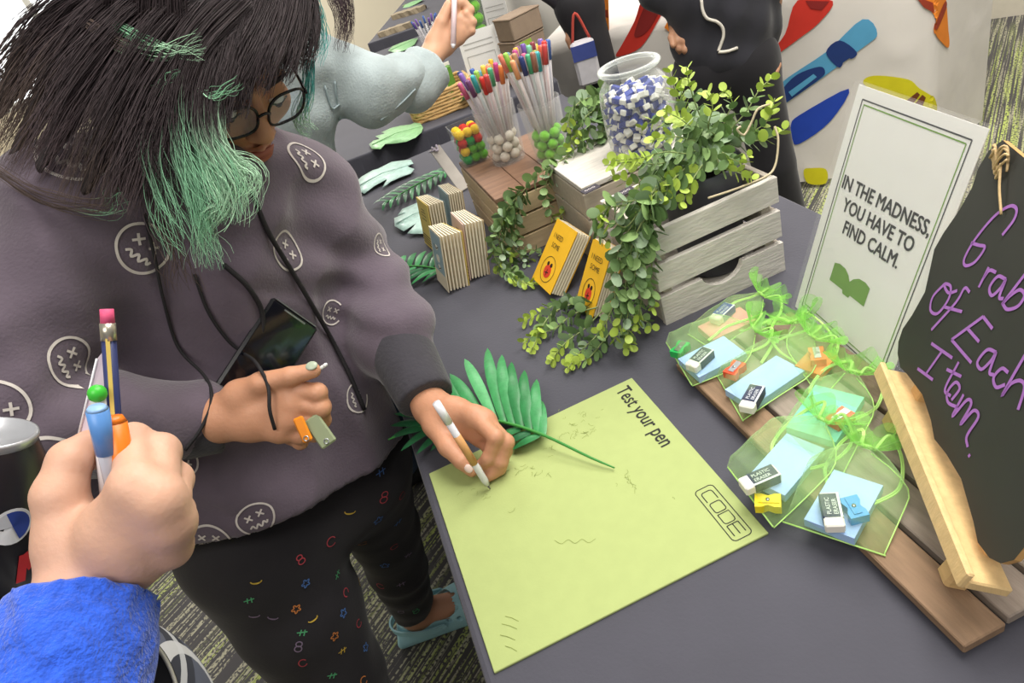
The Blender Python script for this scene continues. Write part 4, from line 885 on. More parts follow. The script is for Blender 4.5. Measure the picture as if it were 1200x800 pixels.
monstera('pale split leaf left of the dark palm frond', [(417,214),(424,207),(437,200),(452,197),(443,199),(459,190),(472,189),(482,188),(485,193),(478,197),(486,199),(482,204),(470,209),(459,214),(448,221),(455,212),(440,219),(427,227),(419,224)], TT + .007, MONS, [(419, 220), (450, 207), (484, 194)])
monstera('pale split leaf tucked behind the yellow notebook', [(464,268),(463,258),(480,252),(467,255),(472,246),(486,240),(498,234),(504,236),(504,262),(500,274),(486,275),(478,275),(490,264),(474,273)], TT + .007, MONS, [(466, 266), (485, 257), (503, 248)])
monstera('pale green split leaf lying on the table behind', [(433,170),(438,166),(446,165),(440,160),(452,158),(447,155),(458,150),(470,148),(482,147),(486,144),(493,145),(496,150),(494,155),(487,161),(476,166),(462,169),(452,170),(446,175),(436,175)], TT + .007, MONSG, [(437, 171), (465, 160), (494, 149)])
print('leaves', K)
# ================================================================== THE WOMAN WRITING ON THE BOARD
SKIN = mat('brown_skin', 'c48f70', .5, .06, 25, bump=.12, bscale=220, sss=.12)
HOODIE = mat('charcoal_hoodie_fleece', '5d525e', .92, .12, 25, bump=.25, bscale=300, sheen=.35, wrinkle=(7, .010, (1, 1, .55)))
RIBK = mat('black_ribbed_cuff', '37353c', .9, .08, 60, bump=.3, bscale=200, sheen=.2)
LEGG = mat('black_leggings', '252327', .8, .08, 40, bump=.08, bscale=200, sheen=.15, wrinkle=(9, .006, (1, 1, .6)))
PRINTW = mat('cream_print', 'cfc8c2', .8, .10, 90)
fac = nrm((.61, -.79, 0))
SR = PD(85, 262, .785); SL = PD(352, 228, .995); ERt = PD(-25, 505, .715); WR = PD(225, 492, .815); EL = PD(424, 330, 1.06); WL = PZ(490, 452, .818); SE = PZ(476, 420, .836)
NK = PD(215, 205, .905); HR = PD(180, 590, 1.02); HL = PD(378, 510, 1.09); PEL = (HR + HL)/2
H1 = PD(165, 690, .86); H2 = PD(448, 552, 1.02); hemn = np.cross(H2 - H1, fac); hemn = nrm(hemn if hemn[2] < 0 else -hemn)
lo = np.array([-.80, -.22, .50]); hi = np.array([.17, .56, 1.36])
def folds(g):
    x, y, z = g[:, 0], g[:, 1], g[:, 2]; u = .7*x + .7*y
    a = .0045*np.sin(34*z + 18*x + 3*np.sin(11*y)) * np.clip(1.15 - np.abs(z - .78)*2.2, .25, 1)
    b = .0075*np.abs(np.sin(26*u - 17*z + 1.6*np.sin(14*x + 9*z))) - .003 + .0025*np.sin(75*z + 50*u) * (np.sin(9*x + 7*z) > 0)
    arm = np.exp(-((x - EL[0])**2 + (y - EL[1])**2 + (z - EL[2] + .03)**2)/.011); arm2 = np.exp(-((x - ERt[0])**2 + (y - ERt[1])**2 + (z - ERt[2])**2)/.02)
    pit = np.exp(-((x - SL[0])**2 + (y - SL[1])**2 + (z - SL[2] + .08)**2)/.008)
    return a + b + (arm + .7*arm2)*.006*np.sin(95*z + 45*u + 2*np.sin(30*x)) + pit*.005*np.sin(80*u + 40*z)
f = Field(lo, hi, .0055)
S2R = SR*.80 + NK*.20; S2L = SL*.80 + NK*.20; MID = (SR + SL)/2
f.cap(S2R, HR, .088, .118, .05); f.cap(S2L, HL, .080, .112, .06); f.cap(MID, PEL, .098, .128, .07); f.cap(MID + fac*.03, PEL + fac*.05, .07, .095, .06)
f.cap(HR, HR + hemn*.10, .118, .118, .05); f.cap(HL, HL + hemn*.10, .110, .108, .05); f.cap(PEL, PEL + hemn*.10, .128, .126, .06)
f.cap(SR, NK, .070, .060, .05); f.cap(SL, NK, .066, .060, .05)
f.chain([SR, ERt], [.080, .074], .035); f.chain([ERt, ERt*.45 + WR*.55, WR], [.072, .062, .050], .018)
f.chain([SL, SL*.4 + EL*.6, EL], [.068, .070, .070], .030); f.chain([EL, EL*.35 + SE*.65, SE], [.070, .066, .050], .02)
for q, r in ((EL*.22 + SE*.78 + [.012, 0, .010], .046), (EL*.30 + SE*.70 + [-.02, -.01, 0], .044)): f.ell(q, (r, r, r*.8), None, .02)
# fallen hood round the neck
hb_ = -fac; hs_ = np.array([-fac[1], fac[0], 0]); hood = [NK + hb_*.075*math.cos(a) + hs_*.10*math.sin(a) + [0, 0, .0 - .02*abs(math.sin(a))] for a in np.linspace(-1.5, 1.5, 9)]
for i in range(8): f.cap(hood[i], hood[i+1], .034, .034, .03)
# kangaroo pocket pad on the front
f.warp(folds); f.plane(H1 + (H2 - H1)*.5, hemn)
me_h = f.mesh('hoodie', 1); BVH_H = bvh_of(me_h)
FEET = np.array([-.26, .25, 0]); W_ = thing('person', 'person in patterned charcoal hoodie leaning over and writing on the board', 'person', FEET)
hoodie = obj('hoodie', me_h, HOODIE, W_, world=True)
for nm, a, b, r0, r1 in (('cuff', SE + (EL - SE)*.10, PZ(500, 468, .806), .0475, .0400), ('cuff', WR + (ERt - WR)*.02, WR + nrm(WR - ERt)*.034, .0465, .041)):
    c = Field(np.minimum(a, b) - .07, np.maximum(a, b) + .07, .004); c.cap(a, b, r0, r1, 0); c.plane(b, b - a); obj(nm, c.mesh(nm, 1), RIBK, W_, world=True)
# leggings
hipR = PD(300, 630, 1.08); kneeR = np.array([-.303, .070, .36]); ankR = np.array([-.335, .15, .06]); hipL = PD(405, 545, 1.15); kneeL = PD(448, 618, 1.33); ankL = PD(484, 712, 1.565)
lf = Field((-.55, -.06, .05), (.05, .55, .80), .005)
lf.cap(hipR, hipL, .12, .11, .05); lf.cap(hipR + [.02, .02, .04], hipL + [0, .01, .05], .10, .098, .04); lf.chain([hipR, (hipR + kneeR)/2, kneeR], [.108, .102, .078], .03); lf.chain([kneeR, kneeR*.6 + ankR*.4 + [-.01, .01, 0], ankR], [.076, .070, .048], .02)
lf.chain([hipL, (hipL + kneeL)/2, kneeL], [.100, .084, .068], .03); lf.chain([kneeL, kneeL*.55 + ankL*.45, ankL], [.068, .062, .047], .02)
lf.warp(lambda g: .0018*np.sin(90*g[:, 2] + 30*g[:, 0]) * (g[:, 2] < .25) + .0012*np.sin(60*g[:, 2] - 40*g[:, 1])); lf.plane((0, 0, .075), (0, 0, -1))
me_l = lf.mesh('leggings', 2); legg = obj('leggings', me_l, LEGG, W_, world=True); BVH_L = bvh_of(me_l)

# ---- body: head, hands and ankles show; one figure under the clothes
VF = []
def joinVF(V, F, M=None, O=None):
    if M is not None: V = V @ np.asarray(M).T + np.asarray(O)
    VF.append((V, F))
bf = Field((-.75, -.15, .0), (.12, .52, 1.30), .009)
bf.cap(S2R, HR, .06, .06, .05); bf.cap(S2L, HL, .055, .055, .05); bf.cap(MID, PEL, .07, .07, .05); bf.cap(NK, MID, .05, .07, .04)
bf.chain([SR, ERt, WR], [.055, .045, .028], .03); bf.chain([SL, EL, WL], [.055, .045, .028], .03)
bf.cap(hipR, hipL, .07, .06, .05); bf.chain([hipR, kneeR, ankR], [.075, .055, .038], .03); bf.chain([hipL, kneeL, ankL], [.065, .05, .038], .03)
footL = PZ(462, 748, .03); toeL = PZ(548, 716, .03); fd = nrm((toeL - footL)*[1, 1, 0])
bf.chain([ankL, np.array([*(ankL + fd*.0)[:2], .045]), ankL*[1, 1, 0] + fd*.13 + [0, 0, .035]], [.038, .036, .028], .02); bf.chain([ankR, ankR*[1, 1, 0] + [0, 0, .045], ankR*[1, 1, 0] + fd*.13 + [0, 0, .035]], [.036, .036, .028], .02)
joinVF(*bf.quads(2))
# head frame: left, up, forward
hL = nrm(camdir((.70, -.47, .54))); hF = camdir((.667, .70, -.256)); hF = nrm(hF - hL*np.dot(hF, hL)); hU = np.cross(hF, hL); HM = np.stack([hL, hU, hF], 1)
HC = PD(300, 116, .785) - hF*.095 - hU*.010
def HW(x, y, z): return HC + HM @ np.array([x, y, z])
hd = Field((-.10, -.19, -.13), (.10, .14, .14), .0026)
hd.ell((0, .030, -.012), (.074, .088, .094)); hd.ell((0, -.030, .028), (.060, .082, .066), None, .02); hd.ell((0, -.088, .055), (.030, .026, .028), None, .022)
for s_ in (-1, 1):
    hd.ell((s_*.040, -.028, .062), (.024, .022, .022), None, .015); hd.ell((s_*.031, .004, .096), (.019, .012, .012), None, .008, cut=True); hd.ell((s_*.031, .002, .080), (.0145, .0125, .0125), None, .003)
    hd.cap((s_*.012, .019, .089), (s_*.045, .020, .078), .006, .005, .008); hd.ell((s_*.011, -.036, .101), (.0085, .007, .009), None, .005)
    hd.ell((s_*.074, -.008, -.012), (.010, .030, .018), None, .008); hd.ell((s_*.078, -.006, -.008), (.006, .018, .010), None, .004, cut=True)
    hd.cap((s_*.0, -.0645, .100), (s_*.020, -.0665, .088), .0055, .003, .004); hd.cap((0, -.0755, .097), (s_*.017, -.0705, .088), .0068, .003, .004)
hd.cap((0, .012, .088), (0, -.030, .108), .0075, .0105, .008); hd.ell((0, -.033, .110), (.0105, .009, .009), None, .006); hd.cap((0, -.050, .096), (0, -.056, .095), .004, .003, .004, cut=True)
hd.cap((0, -.06, -.01), (0, -.18, -.045), .050, .055, .03)
joinVF(*hd.quads(1), HM, HC)
def hand(joints, h=.0022, palm_k=.014):
    """joints: dict of fingers, each a list of (point, radius); wrist first"""
    pts = [np.asarray(p) for fl in joints.values() for p, r in fl]; a = np.min(pts, 0) - .03; b = np.max(pts, 0) + .03
    hf = Field(a, b, h); W0, wr = joints['wrist'][0]; W1 = joints['wrist'][1][0]; hf.cap(W1, W0, joints['wrist'][1][1], wr, .01)
    mc = [joints[n][0] for n in ('index', 'middle', 'ring', 'pinky')]
    for p, r in mc: hf.cap(W0, p, wr*.72, r*1.12, palm_k)
    for i in range(3): hf.cap(mc[i][0], mc[i+1][0], mc[i][1]*1.05, mc[i+1][1]*1.05, palm_k*.6); hf.cap((mc[i][0] + W0)/2, (mc[i+1][0] + W0)/2, wr*.62, wr*.62, palm_k)
    for n in ('index', 'middle', 'ring', 'pinky'):
        fl = joints[n]; g = Field(a, b, h); 
        for i in range(len(fl)-1): g.cap(fl[i][0], fl[i+1][0], fl[i][1], fl[i+1][1], .004)
        for p, r in fl[1:-1]: g.ell(p, (r*1.07,)*3, None, .003)
        k = .0035; A_, B_ = hf.f, g.f; t_ = np.clip(.5 + .5*(B_ - A_)/k, 0, 1); hf.f = (B_ + (A_ - B_)*t_ - k*t_*(1 - t_)).astype(np.float32)
    fl = joints['thumb']; hf.cap(W0, fl[0][0], wr*.7, fl[0][1], palm_k)
    for i in range(len(fl)-1): hf.cap(fl[i][0], fl[i+1][0], fl[i][1], fl[i+1][1], .010 if i == 0 else .004)
    return hf
J = lambda x, y, d, r: (PD(x, y, d), r)
Z = lambda x, y, z, r: (PZ(x, y, z), r)
HANDL = hand(dict(wrist=[Z(505, 476, .800, .024), Z(484, 440, .822, .025)],
    index=[Z(556, 488, .808, .0120), Z(581, 512, .800, .0095), Z(573, 536, .777, .0084), Z(561, 547, .763, .0072)],
    middle=[Z(568, 494, .800, .0122), Z(593, 518, .786, .0098), Z(587, 541, .766, .0086), Z(573, 551, .755, .0075)],
    ring=[Z(569, 503, .789, .0115), Z(591, 528, .770, .0094), Z(585, 548, .756, .0084), Z(573, 556, .7525, .0075)],
    pinky=[Z(563, 512, .777, .0105), Z(583, 538, .760, .0085), Z(578, 553, .752, .0075), Z(570, 559, .751, .0068)],
    thumb=[Z(510, 498, .792, .0150), Z(525, 523, .783, .0130), Z(541, 540, .772, .0104), Z(553, 551, .760, .0085)]), .0021)
joinVF(*HANDL.quads(1))
HANDR = hand(dict(wrist=[J(258, 490, .805, .027), J(222, 492, .815, .027)],
    index=[J(338, 456, .785, .0125), J(372, 460, .780, .0105), J(378, 476, .796, .0092), J(356, 478, .806, .0085)],
    middle=[J(344, 472, .785, .0125), J(376, 478, .783, .0105), J(378, 492, .799, .0092), J(352, 490, .808, .0085)],
    ring=[J(340, 490, .787, .0120), J(368, 496, .787, .0100), J(368, 508, .801, .0090), J(346, 502, .810, .0080)],
    pinky=[J(328, 506, .790, .0110), J(352, 510, .792, .0090), J(352, 518, .803, .0080), J(334, 512, .810, .0072)],
    thumb=[J(280, 463, .790, .0165), J(306, 449, .776, .0130), J(340, 441, .770, .0108), J(367, 434, .772, .0088)]), .0021)
joinVF(*HANDR.quads(1))
V = np.concatenate([v for v, _ in VF]); off = np.cumsum([0] + [len(v) for v, _ in VF[:-1]]); Fq = np.concatenate([q + o for (v, q), o in zip(VF, off)])
obj('body', vf_mesh('body', V, Fq), SKIN, W_, world=True)
NAIL = mat('sage_nail_varnish', 'a9b5a0', .3, .04); NAILP = mat('pale_nail', 'd9c3b8', .35, .04)
def nail(P, ax, nn, m, L=.012, Wd=.0085): ax = nrm(ax); s_ = nrm(np.cross(nn, ax)); nn = np.cross(ax, s_); obj('nail', MB().ball(P, (L*.5, Wd*.5, .0016), 12, 8, np.stack([ax, s_, nn], 1)), m, W_, world=True)
tv = -nrm(ray(366, 434)); nail(PD(365, 431.5, .772) + tv*.0078 + camdir((0, -.003, 0)), PD(367, 434, .772) - PD(340, 441, .77), tv + camdir((0, -.5, 0)), NAIL, .014, .011)
tv = -nrm(ray(552, 551)); nail(PZ(549, 549, .763) + tv*.0086, PZ(553, 551, .760) - PZ(541, 540, .772), tv + camdir((-.3, .1, 0)), NAILP, .013, .010); nail(PZ(563, 547, .764) + tv*.0072, PZ(561, 547, .763) - PZ(573, 536, .777), tv + camdir((.2, .2, 0)), NAILP, .010, .008)
# face details
EYE = mat('eye_white', 'e6e0da', .2, .02); IRIS = mat('dark_iris', '2a1a12', .15); LIPS = mat('rose_lips', 'a9624f', .45, .05); BROW = mat('dark_hair_brow', '1c1716', .7)
for s_ in (-1, 1):
    e = obj('eye', MB().ball(HW(s_*.031, -.0045, .0835), .0112, 14, 10), EYE, W_, world=True); obj('iris', MB().ball(HW(s_*.031, -.0095, .0912), (.0048,)*3, 10, 8), IRIS, e, world=True)
    obj('eyebrow', MB().tube([HW(s_*x, y, z) for x, y, z in ((.013, .020, .0955), (.030, .025, .0925), (.048, .020, .0815))], [.0025, .003, .0012], 6), BROW, W_, world=True)
    obj('lashes', MB().tube([HW(s_*x, y, z) for x, y, z in ((.019, -.006, .0915), (.031, -.0085, .0955), (.044, -.005, .0885))], .0012, 5), BROW, W_, world=True)
lp = MB(); 
for yy, dz in ((-.0655, .0), (-.0745, -.001)):
    lp.tube(catmull([HW(x, yy - .002*abs(x)/.02*(1 if yy > -.07 else -2.0), .1035 + dz - 14*x*x*1.6) for x in (-.021, -.011, 0, .011, .021)], 4), [.0012, .0046, .0050, .0046, .0012], 8)
obj('lips', lp, LIPS, W_, world=True)
g = thing('eyeglasses', 'black rimmed eyeglasses on the bowed face of the writing person', 'glasses', HW(0, -.004, .108))
GLB = mat('black_acetate', '17161a', .25)
for s_ in (-1, 1):
    P = [HW(s_*.034 + .027*math.copysign(abs(math.cos(a))**.7, math.cos(a)), -.006 + .021*math.copysign(abs(math.sin(a))**.7, math.sin(a)), .110 - .010*abs(s_*.034 + .027*math.cos(a))/.06) for a in np.linspace(0, 2*math.pi, 33)]
    r = obj('rim', MB().tube(P, .0018, 6), GLB, g, world=True); obj('lens', MB().add(P[:-1], [tuple(range(32))]), glass('lens_glass', 'f4f8ff', .02, 1.4, .94, .3), r, world=True)
    obj('temple', MB().tube(catmull([HW(s_*.062, .004, .103), HW(s_*.074, .006, .05), HW(s_*.078, .006, .0), HW(s_*.078, -.012, -.03)], 4), .0018, 6), GLB, g, world=True)
obj('bridge', MB().tube(catmull([HW(-.008, -.002, .110), HW(0, .002, .112), HW(.008, -.002, .110)], 4), .0018, 6), GLB, g, world=True)

# ---- hair
hs = Field((-.12, -.15, -.14), (.12, .16, .14), .004)
hs.ell((0, .034, -.018), (.085, .098, .100)); hs.ell((0, -.04, -.055), (.075, .08, .06), None, .03); hs.ell((0, -.045, .075), (.085, .085, .080), None, .012, cut=True); hs.ell((0, .028, .10), (.052, .02, .03), None, .01, cut=True)
HAIRM = mat('hair_strands', 'ffffff', .6, .0, 20, attr='tint', spec=.4)
V, F = hs.quads(2); V = V @ HM.T + HC
lk = Field((-.34, -.06, 1.12), (.10, .34, 1.42), .006)
for pts in ([(255,-35,.785), (170,20,.735), (95,110,.708), (45,200,.70)], [(265,-25,.775), (195,40,.725), (135,140,.708), (100,225,.70)], [(275,-10,.77), (215,70,.725), (172,155,.712), (148,225,.706)], [(245,-40,.80), (140,10,.755), (70,90,.735), (15,185,.722)], [(225,-48,.81), (105,-5,.768), (38,62,.752), (-15,150,.735)]):
    lk.chain([PD(*q) for q in pts], [.030, .022, .017, .006], .02)
V2, F2 = lk.quads(2); F = np.concatenate([F, F2 + len(V)]); V = np.concatenate([V, V2]); cap_me = vf_mesh('hair_cap', V, F)
hair = obj('hair', cap_me, mat('dark_hair_base', '231c1e', .6, .15, 60, bump=.4, bscale=150), W_, world=True); tag(hair, 'long dark brown hair with green dyed front locks')
DARK = np.array(lin('3a3033')); DARK2 = np.array(lin('55474a')); GRN = np.array(lin('86bd98')); GRN2 = np.array(lin('b4dcbb')); TEAL = np.array(lin('63b9b4')); BRN = np.array(lin('51433c'))
def strands(name, locks, seed, parent):
    rng = np.random.default_rng(seed); VV, FF, CCc = [], [], []; nseg = 22; base = 0
    for (pts, w0, w1, n, c0, c1, cs, frizz) in locks:
        wld = isinstance(pts[0], np.ndarray); C = catmull(pts if wld else [PD(*p) for p in pts], 12); tt = np.linspace(0, 1, len(C)); ts = np.linspace(0, 1, nseg)
        C = np.stack([np.interp(ts, tt, C[:, i]) for i in range(3)], 1)
        T = np.gradient(C, axis=0); T /= np.linalg.norm(T, axis=1)[:, None]; u = np.cross(T, (C[len(C)//2] - HC) if wld else ray(*pts[len(pts)//2][:2])); u /= np.linalg.norm(u, axis=1)[:, None] + 1e-9; w = np.cross(T, u)
        for k in range(n):
            a = rng.uniform(0, 2*np.pi); r = np.sqrt(rng.uniform(0, 1)); ou, ow = r*np.cos(a), r*np.sin(a)*.55
            end = 1 - .55*rng.uniform(0, 1)**2; s_ = np.clip(ts*end, 0, 1); wid = w0 + (w1 - w0)*s_
            P = np.stack([np.interp(s_, ts, C[:, i]) for i in range(3)], 1); U_ = np.stack([np.interp(s_, ts, u[:, i]) for i in range(3)], 1); Wv = np.stack([np.interp(s_, ts, w[:, i]) for i in range(3)], 1)
            ph = rng.uniform(0, 6.3, 4); fz = frizz*(.2 + s_)
            cl = (rng.uniform(0, 1) < .25)*rng.uniform(.5, 1)*frizz*3*s_**2; du = ou*wid + fz*(np.sin(s_*7 + ph[0]) + .5*np.sin(s_*17 + ph[1])) + cl*np.sin(s_*14 + ph[3]); dw = ow*wid + fz*.6*np.sin(s_*9 + ph[2])
            P = P + U_*du[:, None] + Wv*dw[:, None]
            R = rng.uniform(.00028, .0005)*np.clip(1.15 - s_**3*.85, .2, 1)
            Tn = np.gradient(P, axis=0); Tn /= np.linalg.norm(Tn, axis=1)[:, None] + 1e-9; e1 = np.cross(Tn, [.3, .2, .93]); e1 /= np.linalg.norm(e1, axis=1)[:, None] + 1e-9; e2 = np.cross(Tn, e1)
            ring = np.stack([P + (e1*math.cos(q) + e2*math.sin(q))*R[:, None] for q in (0, 2.094, 4.189)], 1).reshape(-1, 3)
            i0 = base + np.arange(nseg - 1)[:, None]*3
            fq = np.concatenate([np.stack([i0[:, 0] + j, i0[:, 0] + (j+1) % 3, i0[:, 0] + 3 + (j+1) % 3, i0[:, 0] + 3 + j], 1) for j in range(3)])
            tip = np.clip((s_ - cs + rng.uniform(-.12, .12))/.25, 0, 1)[:, None]; col = (c0*(1 - tip) + c1*tip)*rng.uniform(.65, 1.35)
            VV.append(ring); FF.append(fq); CCc.append(np.repeat(col, 3, axis=0)); base += nseg*3
    V = np.concatenate(VV); F = np.concatenate(FF); C = np.concatenate(CCc); me = vf_mesh(name, V, F)
    at = me.attributes.new('tint', 'FLOAT_COLOR', 'POINT'); at.data.foreach_set('color', np.concatenate([np.clip(C, 0, 1), np.ones((len(C), 1))], 1).astype(np.float32).ravel())
    o = obj(name, me, HAIRM, parent, world=True); o['kind'] = 'stuff'; return o
LK = [
 # long dark hair falling over the near shoulder
 ([(255,-35,.76), (170,20,.71), (95,110,.685), (40,215,.68)], .022, .030, 260, DARK, DARK2, .7, .003),
 ([(265,-25,.75), (195,40,.70), (135,140,.685), (95,245,.685)], .022, .028, 260, DARK, BRN, .7, .003),
 ([(275,-10,.74), (215,70,.70), (170,160,.69), (140,255,.69)], .022, .024, 260, DARK, DARK2, .7, .003),
 ([(245,-40,.77), (140,10,.73), (70,90,.71), (5,205,.70)], .022, .030, 260, DARK, BRN, .6, .003),
 ([(285,0,.735), (230,60,.70), (205,150,.695), (190,230,.70)], .020, .016, 220, DARK, DARK, .8, .002),
 ([(225,-48,.78), (105,-5,.74), (30,62,.725), (-30,165,.705)], .020, .028, 240, DARK, BRN, .6, .003),
 # near side of the head
 ([(300,-30,.76), (250,20,.725), (225,80,.705), (215,150,.70)], .024, .016, 300, DARK, DARK, .8, .0015),
 ([(320,-30,.775), (285,20,.74), (255,80,.715), (240,135,.708)], .022, .014, 260, DARK, DARK, .8, .0015),
 # fringe over the glasses
 ([(330,-35,.785), (312,20,.75), (285,75,.725), (268,128,.722)], .020, .016, 260, DARK, DARK, .9, .0015),
 ([(340,-35,.79), (330,20,.76), (312,70,.738), (300,112,.738)], .018, .016, 260, DARK, DARK, .9, .0015),
 ([(350,-30,.80), (348,20,.78), (338,65,.76), (326,98,.757)], .018, .014, 220, DARK, DARK, .9, .0015),
 ([(345,-40,.81), (360,10,.81), (360,50,.80), (350,85,.79)], .018, .012, 220, DARK, DARK, .9, .0015),
 ([(300,-20,.755), (276,60,.722), (262,118,.712), (256,158,.711)], .014, .012, 170, DARK, DARK, .9, .002),
 ([(318,-20,.765), (300,50,.735), (284,100,.726), (278,138,.726)], .012, .012, 150, DARK, DARK, .9, .002),
 # green dyed front locks
 ([(262,10,.725), (225,80,.700), (222,150,.698), (248,205,.70), (272,262,.71)], .014, .026, 130, DARK, GRN, .42, .004),
 ([(262,30,.72), (240,110,.70), (246,170,.70), (275,215,.71), (268,262,.712)], .010, .020, 130, DARK, GRN2, .38, .004),
 ([(245,40,.715), (212,110,.695), (214,180,.695), (232,245,.70), (246,318,.715)], .010, .010, 90, DARK, GRN, .38, .004),
 ([(240,40,.712), (195,110,.69), (180,170,.69), (200,240,.70), (222,300,.71)], .010, .022, 80, DARK, GRN, .50, .005),
 ([(268,90,.715), (252,130,.705), (262,180,.708), (296,205,.715), (284,240,.715)], .004, .016, 80, DARK, GRN2, .2, .004),
 ([(255,80,.712), (236,140,.70), (244,200,.70), (262,240,.705), (240,270,.71), (248,312,.715)], .004, .012, 60, GRN, GRN2, .3, .005),
 ([(200,100,.69), (170,160,.69), (178,230,.70), (210,300,.715), (218,345,.73)], .006, .016, 50, DARK, BRN, .5, .005),
 # pale green wisps on the side of the head
 ([(105,28,.70), (140,52,.69), (190,64,.688), (238,44,.69)], .006, .010, 26, BRN, GRN2, .35, .0018),
 ([(135,30,.695), (170,48,.688), (205,62,.688), (240,62,.69)], .006, .009, 26, GRN, GRN2, .3, .0018),
 ([(150,96,.69), (185,106,.686), (212,82,.686)], .004, .006, 12, BRN, GRN, .3, .003),
 ([(222,92,.70), (245,112,.698), (282,94,.70)], .004, .006, 14, GRN2, GRN, .3, .003),
 # teal lock on the far side
 ([(356,-30,.82), (370,10,.83), (376,45,.84), (368,75,.84)], .006, .010, 50, TEAL, TEAL, .4, .002),
 ([(362,70,.83), (360,105,.84), (352,140,.85), (368,158,.86)], .006, .012, 40, TEAL, GRN2, .4, .003),
 ([(-10,195,.69), (50,230,.69), (120,245,.69), (145,225,.69)], .006, .012, 22, BRN, GRN, .6, .004),
]
# the crown and the back of the head
for a in np.linspace(0.35, 2*math.pi - .35, 22):
    c, s_ = math.cos(a + math.pi/2), math.sin(a + math.pi/2)
    if s_ > .75: continue
    LK.append(([HW(.02*c, .136, -.02 + .02*s_), HW(.065*c, .115, -.02 + .075*s_), HW(.092*c, .05, -.02 + .106*s_), HW(.095*c, -.03, -.03 + .104*min(s_, .2))], .014, .024, 110, DARK, DARK, .9, .0012))
strands('hair_strands', LK, 4, hair)

# ---- prints on the hoodie: round faces of a ring, two crosses and a squiggle
def lay(mb, bvh, c, nrm_, ux, lines, w, off=.0012):
    ux = nrm(ux - nrm_*np.dot(ux, nrm_)); uy = np.cross(nrm_, ux)
    for ln in lines:
        P = catmull([(a, b, 0) for a, b in ln], 4) if len(ln) > 3 else np.array([(a, b, 0) for a, b in ln]); A_, B_ = [], []
        P = np.array([np.interp(np.linspace(0, 1, max(len(P), 8)), np.linspace(0, 1, len(P)), P[:, i]) for i in range(3)]).T
        T = np.gradient(P[:, :2], axis=0); T /= np.linalg.norm(T, axis=1)[:, None] + 1e-9
        ok = True
        for (x, y, _), tn in zip(P, T):
            for s_, L_ in ((1, A_), (-1, B_)):
                q = c + ux*(x - s_*tn[1]*w/2) + uy*(y + s_*tn[0]*w/2); r = bvh.ray_cast(Vector(q + nrm_*.05), Vector(-nrm_), .12)
                if r[0] is None or abs(float((np.array(r[0]) - c) @ nrm_)) > .022: L_.append(None)
                else: nn = np.array(r[1]); nn = nn if nn @ nrm_ > 0 else -nn; L_.append(np.array(r[0]) + nn*off)
        m = len(A_)
        for i in range(m - 1):
            if any(z is None for z in (A_[i], A_[i+1], B_[i], B_[i+1])): continue
            if max(np.linalg.norm(A_[i] - A_[i+1]), np.linalg.norm(A_[i] - B_[i])) > .0085: continue
            mb.add([A_[i], B_[i], B_[i+1], A_[i+1]], [(0, 1, 2, 3)])
def facelines(r):
    ring = [(r*math.cos(a)*(1 + .04*math.sin(3*a)), r*.95*math.sin(a)) for a in np.linspace(0, 2*math.pi, 22)]
    e = .17*r; X = lambda x, y: [[(x-e, y-e), (x+e, y+e)], [(x-e, y+e), (x+e, y-e)]]
    sq = [(-.5*r, -.42*r), (-.32*r, -.30*r), (-.2*r, -.52*r), (-.02*r, -.30*r), (.12*r, -.52*r), (.3*r, -.28*r), (.42*r, -.46*r), (.52*r, -.3*r)]
    return [ring], X(-.34*r, .2*r) + X(.34*r, .26*r) + [sq]
def face_print(px_, py_, r, ang, bvh, parent, flip=1):
    c, n_ = hit(bvh, px_, py_)
    if c is None: return
    ux = camdir((math.cos(math.radians(ang)), math.sin(math.radians(ang)), 0)); mb = MB(); ring, ins = facelines(r)
    lay(mb, bvh, c, n_, ux, ring, r*.11); lay(mb, bvh, c, n_, ux, ins, r*.10)
    if mb.v: obj('printed_face', mb, PRINTW, parent, world=True)
for (x, y, r, a) in ((168, 291, .0285, 20), (335, 295, .0255, 20), (82, 424, .026, 30), (360, 185, .028, 60), (85, 180, .034, 5), (245, 633, .026, 20), (300, 608, .024, -20), (393, 582, .024, -60), (418, 466, .022, 60), (60, 540, .028, 25), (212, 540, .022, 60), (508, 400, .018, 70), (445, 288, .018, 60), (-5, 480, .028, 30), (388, 366, .018, 20)): face_print(x, y, r, a, BVH_H, hoodie)
c, n_ = hit(BVH_H, 58, 542); mb = MB(); lay(mb, BVH_H, c, n_, camdir((.9, .4, 0)), [[(-.016, .008), (-.013, -.004), (-.004, -.012), (.006, -.015)]], .013, .001); obj('red_print', mb, mat('red_print', 'c4453c', .8), hoodie, world=True)
